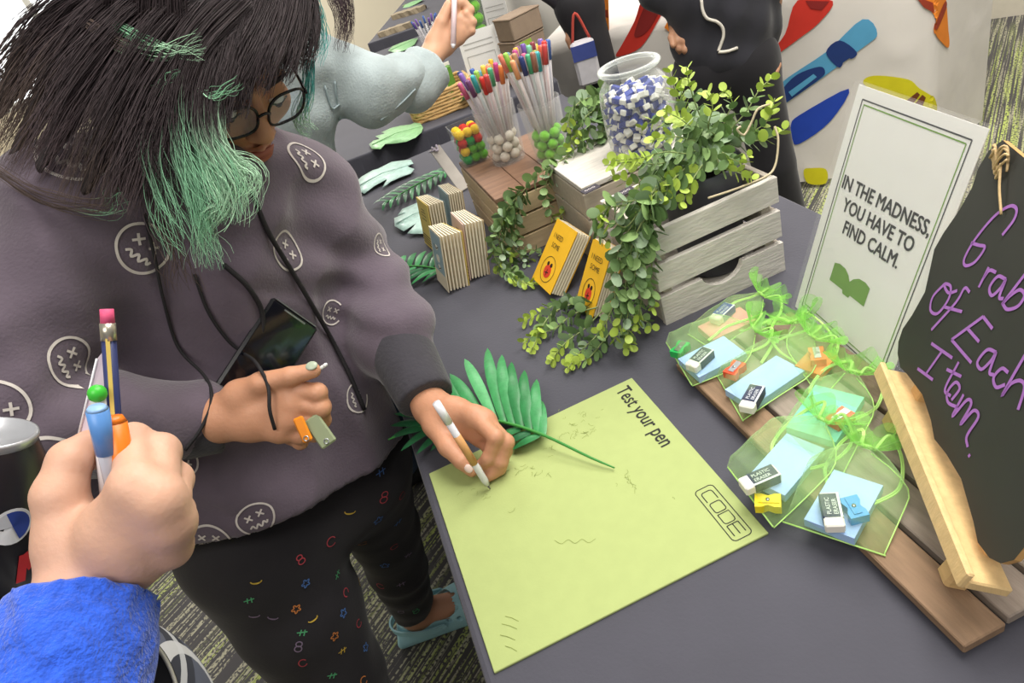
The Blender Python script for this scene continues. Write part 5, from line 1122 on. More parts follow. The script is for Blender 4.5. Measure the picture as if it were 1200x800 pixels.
# ---- leggings prints
rr = random.Random(9); pc = dict(yellow='d9b84a', green='59b07a', blue='5b86c9', red='c8505a', orange='d98a4a', lilac='8f7d96')
spots = [(300, 680, 'yellow', 0), (292, 703, 'green', 1), (352, 655, 'red', 2), (358, 683, 'blue', 3), (395, 673, 'green', 1), (388, 634, 'red', 4), (347, 713, 'orange', 3), (366, 724, 'yellow', 0), (402, 718, 'blue', 3), (354, 741, 'green', 1), (392, 745, 'orange', 3), (428, 758, 'blue', 3), (350, 757, 'lilac', 2), (401, 762, 'yellow', 1), (389, 791, 'green', 1), (426, 797, 'orange', 4), (355, 776, 'red', 4), (420, 730, 'red', 4), (405, 694, 'red', 4), (320, 722, 'lilac', 0), (298, 720, 'lilac', 0),
 (410, 598, 'yellow', 0), (443, 609, 'blue', 3), (450, 582, 'red', 2), (471, 580, 'red', 4), (446, 553, 'blue', 1), (425, 636, 'orange', 4), (466, 612, 'blue', 1), (462, 640, 'red', 4), (451, 662, 'blue', 3), (421, 682, 'yellow', 0), (446, 686, 'red', 4), (470, 684, 'lilac', 1), (447, 705, 'yellow', 0), (470, 716, 'lilac', 2), (487, 715, 'green', 2), (416, 662, 'orange', 0), (478, 650, 'lilac', 1)]
for (x, y, cn, kind) in spots:
    c, n_ = hit(BVH_L, x, y)
    if c is None: continue
    s_ = .0075 if y > 640 and x < 430 else .0095; a0 = rr.uniform(-.5, .5)
    L_ = {0: [[(s_*math.cos(a), s_*.6*math.sin(a)) for a in np.linspace(3.3, 6.2, 8)] + [(s_*.9*math.cos(a), -s_*.25 + s_*.25*math.sin(a)) for a in np.linspace(6.0, 3.4, 6)]],
          1: [[(-s_, 0), (s_, .2*s_)], [(-.4*s_, -.6*s_), (-.2*s_, .6*s_)], [(.4*s_, -.6*s_), (.5*s_, .6*s_)]],
          2: [[(.6*s_*math.cos(a), s_*.5 + .5*s_*math.sin(a)) for a in np.linspace(0, 6.28, 9)], [(.7*s_*math.cos(a), -s_*.5 + .6*s_*math.sin(a)) for a in np.linspace(0, 6.28, 9)]],
          3: [[(s_*(.7 + .25*math.cos(5*a))*math.cos(a), s_*(.7 + .25*math.cos(5*a))*math.sin(a)) for a in np.linspace(0, 6.28, 20)]],
          4: [[(.8*s_*math.cos(a), s_*.9*math.sin(a)) for a in np.linspace(.4, 5.6, 10)]]}[kind]
    mb = MB(); lay(mb, BVH_L, c, n_, camdir((math.cos(a0), math.sin(a0), 0)), L_, .0017)
    if mb.v: obj('printed_motif', mb, mat('legging_print_' + cn, pc[cn], .8), legg, world=True)
# ---- drawstrings and lanyard cords
CORD = mat('black_cord', '1e1c1f', .7, .1, 300, bump=.4, bscale=900)
def cord_on(name, pix, r, parent, extra=0.):
    P = []
    for x, y in pix:
        c, n_ = hit(BVH_H, x, y, r*1.1 + extra)
        if c is not None: P.append(c)
    return obj(name, MB().tube(catmull(P, 6), r, 7), CORD, parent, world=True)
cord_on('drawstring', [(293, 225), (312, 270), (340, 318), (362, 355), (385, 395), (408, 440), (425, 480)], .0032, hoodie)
cord_on('drawstring', [(262, 310), (290, 335), (305, 365), (303, 395), (285, 412)], .0032, hoodie)
ly = thing('lanyard', 'thin black lanyard cord hanging over the hoodie front', 'lanyard', PD(240, 470, .8)); 
for pix in ([(168, 250), (178, 300), (190, 350), (210, 405), (240, 445), (247, 470), (235, 500), (215, 525)], [(228, 320), (245, 365), (270, 400), (292, 415)]):
    P = [q for q in (hit(BVH_H, x, y, .004)[0] for x, y in pix) if q is not None]; obj('cord', MB().tube(catmull(P, 6), .0021, 6), CORD, ly, world=True)
P = [hit(BVH_H, 285, 412, .004)[0], PD(300, 425, .775), PD(314, 452, .762), PD(316, 480, .760), PD(322, 503, .770)]
obj('cord', MB().tube(catmull(P, 6), .0021, 6), CORD, ly, world=True)

# ---- phone in the pocket
c0, n0 = hit(BVH_H, 320, 395); tl_, tr_, br_, bl_ = [PP(x, y, c0 + n0*.010, nrm(n0*.7 - nrm(ray(320, 395))*.5)) for x, y in ((318, 349), (371, 386), (318, 446), (262, 410))]
ux = nrm(tr_ - tl_); uy = nrm((bl_ - tl_) - ux*np.dot(bl_ - tl_, ux)); un = np.cross(ux, uy); un = un if un @ (CC - c0) > 0 else -un
ph = thing('smartphone', 'black smartphone sticking out of the hoodie pocket', 'phone', (tl_ + br_)/2); Wp = np.linalg.norm(tr_ - tl_); cp = tl_ + ux*Wp/2 + uy*Wp*.85; Mp = np.stack([ux, uy, np.cross(ux, uy)], 1)
obj('phone_body', MB().box(cp, (Wp, Wp*1.75, .009), Mp, bev=.003), mat('phone_black', '18181c', .25), ph, world=True)
obj('screen', MB().box(cp + un*.0048, (Wp*.90, Wp*1.65, .0006), Mp), mat('phone_glass', '0d0f18', .06, spec=.7), ph, world=True)
obj('bezel_edge', MB().box(cp - uy*Wp*.875 + un*.002, (Wp*.86, .0012, .005), Mp), mat('phone_steel', '9a9ca2', .3, metal=.8), ph, world=True)
obj('earpiece', MB().box(cp - uy*Wp*.80 + un*.0053, (Wp*.45, .0022, .0004), Mp), mat('phone_steel', '9a9ca2'), ph, world=True)
# ---- the pens and keys in her hands
tip = PZ(574.5, 573, BOARD_Z + .0015); v = ray(512, 473); best = min(((abs(np.linalg.norm(CC + v*d - tip) - .142), d) for d in np.arange(.70, .99, .002)))[1]; top = CC + v*best; ax = nrm(top - tip)
wp = thing('gel_pen', 'clear gel pen with orange band held by the writing hand', 'pen', tip)
obj('nib', MB().tube([tip, tip + ax*.010], [.0006, .0022], 8), mat('pen_refill_grey', '6f6a72'), wp, world=True); obj('barrel', MB().tube([tip + ax*.008, tip + ax*.016, tip + ax*.142], [.003, .0045, .0045], 10), mat('milky_barrel', 'd9d9de', .25, spec=.6), wp, world=True)
obj('grip_band', MB().tube([tip + ax*.045, tip + ax*.092], .0049, 10), mat('amber_grip', 'cf9a63', .35), wp, world=True); obj('end_cap', MB().tube([tip + ax*.112, tip + ax*.1435], .0050, 10), mat('white_cap', 'e9e9ee', .3), wp, world=True)
kr = thing('key_ring', 'bunch of keys with orange and sage tags hanging from her fist', 'keys', PD(366, 480, .785))
obj('ring', MB().tube([PD(366, 484, .788) + camdir((.010*math.cos(a), .010*math.sin(a), .004*math.sin(a))) for a in np.linspace(0, 6.28, 20)], .0012, 6), mat('steel', 'b8bcc0'), kr, world=True)
def fob(name, x, y, dpt, ang, L_, Wd, m, hole=True):
    M_ = np.stack([camdir((math.cos(ang), math.sin(ang), 0)), camdir((-math.sin(ang), math.cos(ang), 0)), camdir((0, 0, 1))], 1); o = obj(name, MB().box(PD(x, y, dpt), (L_, Wd, .004), M_, bev=.0018), m, kr, world=True)
    if hole: obj('eyelet', MB().tube([PD(x, y, dpt) + M_ @ np.array([L_*.36 + .0028*math.cos(a), .0028*math.sin(a), -.0022]) for a in np.linspace(0, 6.28, 12)], .0008, 5), mat('steel', 'b8bcc0'), o, world=True)
fob('orange_fob', 355, 503, .768, 1.15, .030, .012, mat('orange_plastic', 'e88a1c', .4)); fob('sage_fob', 375, 505, .775, .95, .038, .020, mat('sage_plastic', '8f9a78', .45))
obj('key', MB().box(PD(362, 492, .784), (.022, .008, .002), np.stack([camdir((.5, .86, 0)), camdir((-.86, .5, 0)), camdir((0, 0, 1))], 1)), mat('steel', 'b8bcc0'), kr, world=True)
st = thing('stylus', 'thin clear stick pinched between her thumb and finger', 'stick', PD(372, 432, .775)); obj('rod', MB().tube([PD(352, 447, .782), PD(382, 427, .772)], .0022, 8), mat('clear_stick', 'dcdcd8', .2), st, world=True); obj('rod_tip', MB().tube([PD(380, 428.3, .7727), PD(383, 426.3, .7717)], [.0024, .0016], 8), mat('white_cap', 'e9e9ee'), st, world=True)

# ---- clogs
CLOG = mat('pale_blue_foam', '9fd0da', .6, .04, 30, bump=.05)
def clog(ank, d, label):
    d = nrm(d); s_ = np.array([-d[1], d[0], 0]); o = np.array([ank[0], ank[1], 0]) - d*.055; M_ = np.stack([d, s_, [0, 0, 1]], 1)
    g = Field((-.03, -.07, -.005), (.28, .07, .10), .0028)
    g.ell((.060, 0, .030), (.062, .040, .034)); g.ell((.165, .003, .034), (.085, .050, .042), None, .03); g.rbox((.115, 0, .012), (.125, .043, .012), None, .011, .015); g.ell((.20, .004, .016), (.055, .052, .018), None, .012)
    g.ell((.065, 0, .060), (.058, .034, .042), None, .006, cut=True); g.ell((.135, 0, .05), (.075, .036, .022), None, .004, cut=True); g.ell((.10, 0, .09), (.045, .034, .035), None, .008, cut=True)
    for k in range(5):
        for sg in (-1, 1): a = .125 + k*.024; g.cap((a, sg*.02, .040), (a + .004, sg*.075, .044), .0052, .0052, .001, cut=True)
    for (x, y) in ((.15, 0), (.17, .018), (.17, -.016), (.19, 0), (.205, .02), (.205, -.018)): g.cap((x, y, .05), (x, y, .10), .0052, .0052, .001, cut=True)
    g.plane((0, 0, .001), (0, 0, -1)); t = thing('clog', label, 'shoe', o, rot=eul(M_)); obj('shell', g.mesh('clog', 1), CLOG, t)
    P = [(.115*1.0, .050, .040), (.06, .050, .046), (.005, .028, .046), (-.012, 0, .046), (.005, -.028, .046), (.06, -.050, .046), (.115, -.050, .040)]
    mb = MB(); C = catmull(P, 6); n = len(C); mb.add([p + q for p in C for q in (np.array([0, 0, -.008]), np.array([0, 0, .008]))], [(2*i, 2*i+1, 2*i+3, 2*i+2) for i in range(n-1)]); so = obj('heel_strap', mb, CLOG, t); md = so.modifiers.new('thickness', 'SOLIDIFY'); md.thickness = .004; md.offset = 0
    for sg in (-1, 1): obj('rivet', MB().ball((.113, sg*.0505, .040), (.008, .003, .008), 12, 8), CLOG, t)
    return t
clog(ankL, fd, 'pale blue foam clog with heel strap on the carpet, toe under the table'); clog(ankR, nrm(fd + np.array([.0, -.5, 0])), 'pale blue foam clog on the near foot below the picture edge')
# ================================================================== THE PERSON HOLDING PENS IN THE FOREGROUND
SKIN2 = mat('fair_skin', 'd0a48c', .5, .05, 25, bump=.10, bscale=260, sss=.12)
P2 = thing('person', 'person in fuzzy blue sleeve and plaid jacket gripping pens in the foreground', 'person', (-.42, -.62, 0))
wrist = PD(106, 668, .392); fore = PD(88, 745, .37); elb = PD(20, 1000, .34)
h2 = hand(dict(wrist=[(wrist, .0258), (fore, .0290)],
    index=[J(159, 570, .366, .0118), J(156, 518, .394, .0102), J(128, 516, .416, .0092), J(108, 535, .424, .0085)],
    middle=[J(186, 586, .368, .0120), J(188, 530, .398, .0104), J(165, 524, .424, .0094), J(138, 540, .430, .0086)],
    ring=[J(199, 612, .376, .0115), J(204, 562, .406, .0100), J(188, 550, .430, .0090), J(162, 560, .434, .0084)],
    pinky=[J(199, 640, .388, .0105), J(208, 598, .412, .0090), J(198, 586, .432, .0082), J(174, 592, .434, .0076)],
    thumb=[J(82, 632, .388, .0165), J(70, 580, .386, .0140), J(82, 540, .392, .0115), J(104, 522, .404, .0095)]), .0019, .010)
V1, F1_ = h2.quads(1)
bf = Field((-.80, -1.05, .0), (.0, -.30, 1.50), .012)
sh2 = np.array([-.40, -.80, 1.36]); sh2b = np.array([-.72, -.62, 1.36]); pel2 = np.array([-.56, -.72, .92])
bf.chain([fore, elb], [.029, .040], .02); bf.chain([elb, sh2], [.042, .052], .02); bf.cap(sh2, sh2b, .06, .06, .03); bf.cap((sh2 + sh2b)/2, pel2, .11, .12, .05)
for s_ in (-1, 1): k0 = pel2 + np.array([.08*s_, -.05*s_, -.06]); bf.chain([k0, k0 + [0, 0, -.40], k0 + [0, 0, -.82]], [.085, .06, .045], .03)
V2, F2_ = bf.quads(2); obj('body', vf_mesh('body', np.concatenate([V1, V2]), np.concatenate([F1_, F2_ + len(V1)])), SKIN2, P2, world=True)
FUZ = mat('fuzzy_blue_fleece', '2557cf', .95, .28, 160, bump=.6, bscale=420, sheen=.3)
sf = Field(np.minimum(fore, elb) - .09, np.maximum(wrist, elb) + .09, .0035); sax = nrm(fore - wrist); c0 = wrist + sax*.018
sf.cap(c0, c0 + sax*.030, .0385, .0410, 0); sf.cap(c0 + sax*.030, c0 + sax*.075, .0400, .0440, .006); sf.cap(c0 + sax*.085, c0 + sax*.13, .0410, .047, .006); sf.cap(c0 + sax*.12, elb, .046, .055, .006)
rng = np.random.default_rng(3); sf.warp(lambda g: .0012*np.sin(230*g[:, 0] + 3*np.sin(180*g[:, 2])) * np.sin(210*g[:, 1] + 2*np.sin(190*g[:, 0])) + .0009*np.sin(420*g[:, 2] + 300*g[:, 0])); sf.plane(c0, -sax)
sl = obj('fleece_sleeve', sf.mesh('fleece_sleeve', 0), FUZ, P2, world=True)
# plaid jacket
def plaid():
    m = bpy.data.materials.new('plaid_flannel'); m.use_nodes = True; nt = m.node_tree; N = nt.nodes; L = nt.links; b = N['Principled BSDF']; b.inputs['Roughness'].default_value = .9
    tc = N.new('ShaderNodeTexCoord'); col = None
    def band(vec, sc, thr, ph=0):
        w = N.new('ShaderNodeTexWave'); w.bands_direction = vec; w.inputs['Scale'].default_value = sc; w.inputs['Phase Offset'].default_value = ph; L.new(tc.outputs['Object'], w.inputs['Vector'])
        g = N.new('ShaderNodeMath'); g.operation = 'GREATER_THAN'; g.inputs[1].default_value = thr; L.new(w.outputs['Fac'], g.inputs[0]); return g.outputs[0]
    prev = (*lin('3a3c48'), 1)
    for (v, s_, th, c) in (('X', 6, .6, '5a5f70'), ('Z', 6, .6, '23252d'), ('X', 6, .97, 'cfd0d2'), ('Z', 6, .97, 'c4c6ca')):
        q = N.new('ShaderNodeMix'); q.data_type = 'RGBA'; f_ = N.new('ShaderNodeMath'); f_.operation = 'MULTIPLY'; f_.inputs[1].default_value = .8; L.new(band(v, s_, th), f_.inputs[0]); L.new(f_.outputs[0], q.inputs['Factor'])
        if isinstance(prev, tuple): q.inputs['A'].default_value = prev
        else: L.new(prev, q.inputs['A'])
        q.inputs['B'].default_value = (*lin(c), 1); prev = q.outputs['Result']
    L.new(prev, b.inputs['Base Color']); return m
PLAID = plaid()
pf = Field((-.92, -1.05, .70), (-.02, -.22, 1.46), .009)
pf.cap(sh2, sh2b, .085, .085, .05); pf.cap((sh2 + sh2b)/2, pel2 + [0, 0, -.02], .14, .15, .05); pf.cap(sh2, elb, .075, .065, .03); pf.cap(PD(-150, 720, .58), pel2 + [0, 0, .1], .09, .12, .06); pf.cap(PD(100, 900, .48), pel2 + [.05, .05, .2], .07, .11, .06)
pf.cap(PD(70, 850, .50), PD(-150, 720, .58), .075, .09, .05); pf.cap(PD(100, 900, .48), PD(-60, 1050, .50), .085, .10, .05); pf.cap(PD(-60, 700, .52), PD(-40, 800, .50), .055, .07, .04)
pf.warp(lambda g: .004*np.sin(40*g[:, 0] + 30*g[:, 2])); obj('plaid_jacket', pf.mesh('plaid_jacket', 2), PLAID, P2, world=True)
# bag strap
t = thing('bag_strap', 'black bag strap with pale piping under the blue sleeve', 'strap', PD(190, 790, .42)); P = [PD(150, 735, .43), PD(178, 752, .425), PD(198, 780, .42), PD(215, 830, .41)]
C = catmull(P, 6); S = np.array([camdir((-.8, .5, 0))]*len(C)); mb = MB().add([p + s_*q for p, s_ in zip(C, S) for q in (0, .022)], [(2*i, 2*i+1, 2*i+3, 2*i+2) for i in range(len(C)-1)]); o = obj('webbing', mb, mat('black_webbing', '1d1c1f', .8), t, world=True); sd = o.modifiers.new('thickness', 'SOLIDIFY'); sd.thickness = .003
obj('piping', MB().tube(C, .0012, 6), mat('pale_piping', 'a9a79c', .6), t, world=True)
# ---- what the fist holds
def rod(name, label, cat, segs, a, b, group=None):
    t = thing(name, label, cat, a, 0, group); d = b - a
    for (nm, t0, t1, r0, r1, m, n) in segs: obj(nm, MB().tube([a + d*t0, a + d*t1], [r0, r1], n), m, t, world=True)
    return t
YEL = mat('pencil_yellow', 'e3c86a', .45); NAVY = mat('pencil_navy', '2b3566', .45)
a = PD(142, 610, .405); b = PD(125, 362, .392); pt_ = rod('striped_pencil', 'navy and yellow pencil with pink eraser upright in the fist', 'pencil', [('shaft', 0, .86, .0039, .0039, NAVY, 6), ('ferrule', .855, .935, .0042, .0042, mat('ferrule_metal', 'b9b3a4', .3, metal=.8), 12), ('eraser_tip', .93, 1.0, .0038, .0036, mat('pink_eraser', 'd9547e', .6), 12)], a, b)
vv = nrm(CC - (a + b)/2); sidev = nrm(np.cross(b - a, vv)); obj('yellow_stripe', MB().box((a + (b - a)*.43) + vv*.0036 + sidev*-.0006, (.0022, np.linalg.norm(b - a)*.86, .0010), np.stack([sidev, nrm(b - a), np.cross(sidev, nrm(b - a))], 1)), YEL, pt_, world=True)
a = PD(128, 615, .398); b = PD(116, 470, .385); rod('click_pen', 'orange click pen with green top in the fist', 'pen', [('barrel', 0, .88, .0062, .0062, mat('orange_barrel', 'f07c1e', .35), 12), ('shoulder', .88, .95, .0062, .0045, mat('orange_barrel', 'f07c1e'), 12)], PD(152, 590, .384), PD(132, 482, .374))
g_ = thing('bead_pen', 'green bead topped pen between the orange and blue pens', 'pen', PD(118, 540, .395)); obj('bead', MB().ball(PD(114, 461, .388), .0052, 12, 9), mat('green_bead', '3fbf3a', .35), g_, world=True); obj('barrel', MB().tube([PD(128, 600, .400), PD(115, 466, .390)], .0040, 10), mat('white_cap', 'e9e9ee'), g_, world=True)
rod('gel_pen', 'blue capped clear gel pen in front of the fist', 'pen', [('barrel', 0, .70, .0048, .0048, glass('foggy_barrel', 'd9dbe6', .2, 1.3, .35), 12), ('refill', 0, .70, .0022, .0022, mat('blue_refill', '5a6488', .5), 8), ('cap', .52, .97, .0056, .0056, mat('sky_blue_cap', '5b8fd0', .35), 12), ('cap_end', .97, 1.0, .0056, .0042, mat('pale_blue_cap_end', '8fb6e6', .35), 12)], PD(138, 585, .386), PD(113, 476, .364))
cd = thing('folded_leaflet', 'pale lilac card strip held behind the pencil', 'card', PD(110, 480, .41)); q = [PD(90, 520, .405), PD(114, 420, .400), PD(126, 405, .400), PD(124, 540, .405)]; nn = nrm(np.cross(q[1] - q[0], q[3] - q[0]))
obj('sheet', MB().add(q + [p + nn*.0008 for p in q], [(0, 1, 2, 3), (7, 6, 5, 4)] + [(i, (i+1) % 4, 4 + (i+1) % 4, 4 + i) for i in range(4)]), mat('lilac_card', 'cfc0cc', .7), cd, world=True); mb = MB().tube([q[0] - nn*.0005, q[1] - nn*.0005], .0007, 5); obj('edge_fold', mb, mat('white_cap', 'e9e9ee'), cd, world=True)
# ---- drink can tucked behind the fist
CA = PD(-14, 700, .47); CB = PD(-16, 506, .445); cax = nrm(CB - CA); cl = np.linalg.norm(CB - CA); cx = nrm(np.cross(cax, ray(0, 600))); cz = np.cross(cx, cax); Mc = np.stack([cx, cz if np.linalg.det(np.stack([cx, cz, cax], 1)) > 0 else -cz, cax], 1)
can = thing('drink_can', 'black drink can with round emblem and red letters at the left edge', 'can', CA, rot=eul(Mc)); H = cl
obj('can_body', MB().lathe([(.0, .003), (.024, 0), (.027, .004), (.033, .012), (.033, H - .020), (.028, H - .006)], 48), mat('black_can', '232126', .3, .04, spec=.6), can)
obj('can_rim', MB().lathe([(.028, H - .006), (.0290, H - .002), (.0285, H), (.0265, H), (.0258, H - .004), (.0, H - .005)], 48), mat('aluminium', 'c9cbd0', .3, metal=.7), can)
def on_can(lines, w, m, name, off=.0004):
    mb = MB()
    for ln in lines:
        P = np.asarray(ln); T = np.gradient(P, axis=0); T /= np.linalg.norm(T, axis=1)[:, None] + 1e-9; Nn = np.stack([-T[:, 1], T[:, 0]], 1); n = len(P)
        V = [((.033 + off)*math.cos(q[0]/.033), (.033 + off)*math.sin(q[0]/.033), q[1]) for q in np.concatenate([P + Nn*w/2, P - Nn*w/2])]; mb.add(V, [(i, i+1, n+i+1, n+i) for i in range(n-1)])
    return obj(name, mb, m, can)
cdir = Mc.T @ nrm(CC - (CA + CB)/2); a0 = math.atan2(cdir[1], cdir[0]); s0 = a0*.033; side = 1 if (Mc @ np.array([-math.sin(a0), math.cos(a0), 0])) @ CR[0] > 0 else -1
def disc(cx_, cy_, r, m, name, off, a1=0, a2=2*math.pi):
    mb = MB(); P = [(cx_, cy_)] + [(cx_ + r*math.cos(a), cy_ + r*math.sin(a)) for a in np.linspace(a1, a2, 24)]
    mb.add([((.033 + off)*math.cos((s0 + side*x)/.033), (.033 + off)*math.sin((s0 + side*x)/.033), y) for x, y in P], [(0, i, i+1) for i in range(1, 24)]); return obj(name, mb, m, can)
disc(.013, H*.55, .0125, mat('can_white', 'e4e6ea', .4), 'emblem_disc', .0005); disc(.013, H*.55, .0105, mat('can_blue', '2f4596', .4), 'emblem_wave', .0009, -1.2, 1.9); disc(.013, H*.55, .0105, mat('can_grey', 'c9ccd2', .4), 'emblem_grey_sector', .0008, 1.9, 3.2)  # round emblem: white disc with a blue and a pale grey sector
def cl_(pts): return [(s0 + side*x, y) for x, y in pts]
on_can([cl_([(.018, H*.20), (.020, H*.36)]), cl_([(.020, H*.36), (.026, H*.26)]), cl_([(.026, H*.26), (.032, H*.38)]), cl_([(.032, H*.38), (.033, H*.22)])], .006, mat('can_red', 'c8323a', .4), 'red_lettering')
# fingertip of the hand steadying the can
# ================================================================== THE CRAYON PRINT TABLECLOTH BEHIND
C0 = PD(1092, 100, 2.32); C0[2] = 0; PB = PD(700, 60, 2.62); e_ = nrm((PB - C0)*[1, 1, 0]); nf = np.array([-e_[1], e_[0], 0]); nf = nf if nf @ (CC - C0) > 0 else -nf; back = -nf
def wav(s_, z): return .007*math.sin(7*s_ + 1.5*math.sin(5*z)) + .004*math.sin(19*s_ + 4*z)
def cl3(s_, z):
    if s_ >= 0: return C0 + e_*s_ + nf*wav(s_, z)*min(1, s_*8) + np.array([0, 0, z])
    return C0 + back*(-s_)*.85 - e_*(-s_)*.52 + np.array([0, 0, z])
WHT = mat('white_printed_cloth', 'e2ddd6', .8, .03, 8, bump=.25, bscale=30, wrinkle=(4, .012, (1, 1, 1)))
t = thing('draped_table', 'white tablecloth printed with big crayons in the background', 'table', C0 + e_*.9 + back*.4)
ss = np.concatenate([np.linspace(-.40, 0, 9), np.linspace(.02, 1.33, 52)]); zs = np.linspace(.03, .745, 16)
V = [cl3(s_, z) for s_ in ss for z in zs]; nz = len(zs); F = [(i*nz + j, (i+1)*nz + j, (i+1)*nz + j + 1, i*nz + j + 1) for i in range(len(ss)-1) for j in range(nz-1)]
V += [cl3(s_, .745) + back*.75 for s_ in ss]; o0 = len(ss)*nz; F += [(i*nz + nz-1, (i+1)*nz + nz-1, o0 + i + 1, o0 + i) for i in range(len(ss)-1)]
mb = MB().add(V, F); mb.smooth = True; clo = obj('tablecloth', mb, WHT, t, world=True)
for s_ in (.15, 1.2):
    for b_ in (.1, .65): p = C0 + e_*s_ + back*b_; obj('leg', MB().tube([(p[0], p[1], 0), (p[0], p[1], .73)], .015, 8), mat('leg_metal', '55565a'), t, world=True)
def crayon(poly, col, ox, oy, sc, off=.006):
    P = []; cp_ = [np.array((*q, 0.)) for q in poly]; poly = [tuple(v[:2]) for v in catmull(cp_[-1:] + cp_ + cp_[:2], 4)[4:-4]][:-1] if len(cp_) > 4 else poly
    for x, y in poly:
        q = PP(ox + x/sc, oy + y/sc, C0, nf) - C0; P.append((float(q @ e_), float(q[2])))
    bm = bmesh.new(); bm.faces.new([bm.verts.new((a, b_, 0)) for a, b_ in P]); bmesh.ops.triangulate(bm, faces=bm.faces); bmesh.ops.subdivide_edges(bm, edges=bm.edges, cuts=3, use_grid_fill=True); bmesh.ops.triangulate(bm, faces=bm.faces)
    for v in bm.verts:
        s_, z = v.co.x, v.co.y
        q = cl3(s_, z) + (nf if s_ >= 0 else nrm(nf*.5 - e_*.85))*off; v.co = Vector(q)
    me = bpy.data.meshes.new('crayon'); bm.to_mesh(me); bm.free(); obj('printed_crayon', me, mat('crayon_' + col, dict(red='d5372a', dred='8c2320', sky='5aa6cf', navy='1f3a78', blue='2247b4', orange='ee8a2c', rust='9a3a22', yellow='d8cf1e', brown='6e3a1a')[col], .8, .06, 20), clo, world=True)
for pol, c, of in (([(205,0),(360,0),(300,95),(210,170),(110,245),(82,250),(78,238),(150,150)], 'red', .004), ([(240,0),(345,0),(310,40),(262,34)], 'dred', .006),
    ([(125,375),(330,225),(490,80),(555,145),(480,215),(140,465),(125,455)], 'sky', .004), ([(130,405),(200,330),(300,290),(326,312),(300,345),(150,455),(126,445)], 'navy', .006), ([(330,225),(390,172),(465,225),(440,255),(410,235),(402,280),(380,290)], 'navy', .006), ([(165,405),(275,322),(290,335),(180,425)], 'sky', .008),
    ([(430,388),(350,530),(212,632),(182,612),(175,552),(215,505)], 'blue', .004), ([(720,-40),(880,-40),(940,150),(955,210),(940,230),(880,200),(805,145),(805,65)], 'orange', .004), ([(815,88),(890,15),(908,42),(842,112),(808,132)], 'rust', .006), ([(720,-20),(800,10),(805,55),(760,30)], 'rust', .006),
    ([(500,345),(560,330),(690,345),(740,385),(820,440),(840,500),(760,495),(660,450),(510,380)], 'yellow', .004), ([(665,450),(730,400),(742,412),(700,465)], 'brown', .006), ([(705,470),(752,412),(768,425),(745,480)], 'brown', .006), ([(232,745),(265,735),(330,740),(330,800),(250,800)], 'yellow', .004)):
    crayon(pol, c, 880, 0, 3.75, of)
for pol, c, of in (([(405,-30),(560,-30),(480,140),(380,290),(260,345),(225,340),(260,280),(340,130)], 'red', .004), ([(430,0),(520,0),(440,170),(370,225),(340,212),(380,90)], 'dred', .006), ([(120,-20),(175,-20),(182,190),(150,150)], 'orange', .004), ([(135,60),(172,62),(176,110),(140,100)], 'rust', .006), ([(555,115),(600,170),(580,222),(525,172)], 'orange', .004)): crayon(pol, c, 680, 0, 5.33, of)

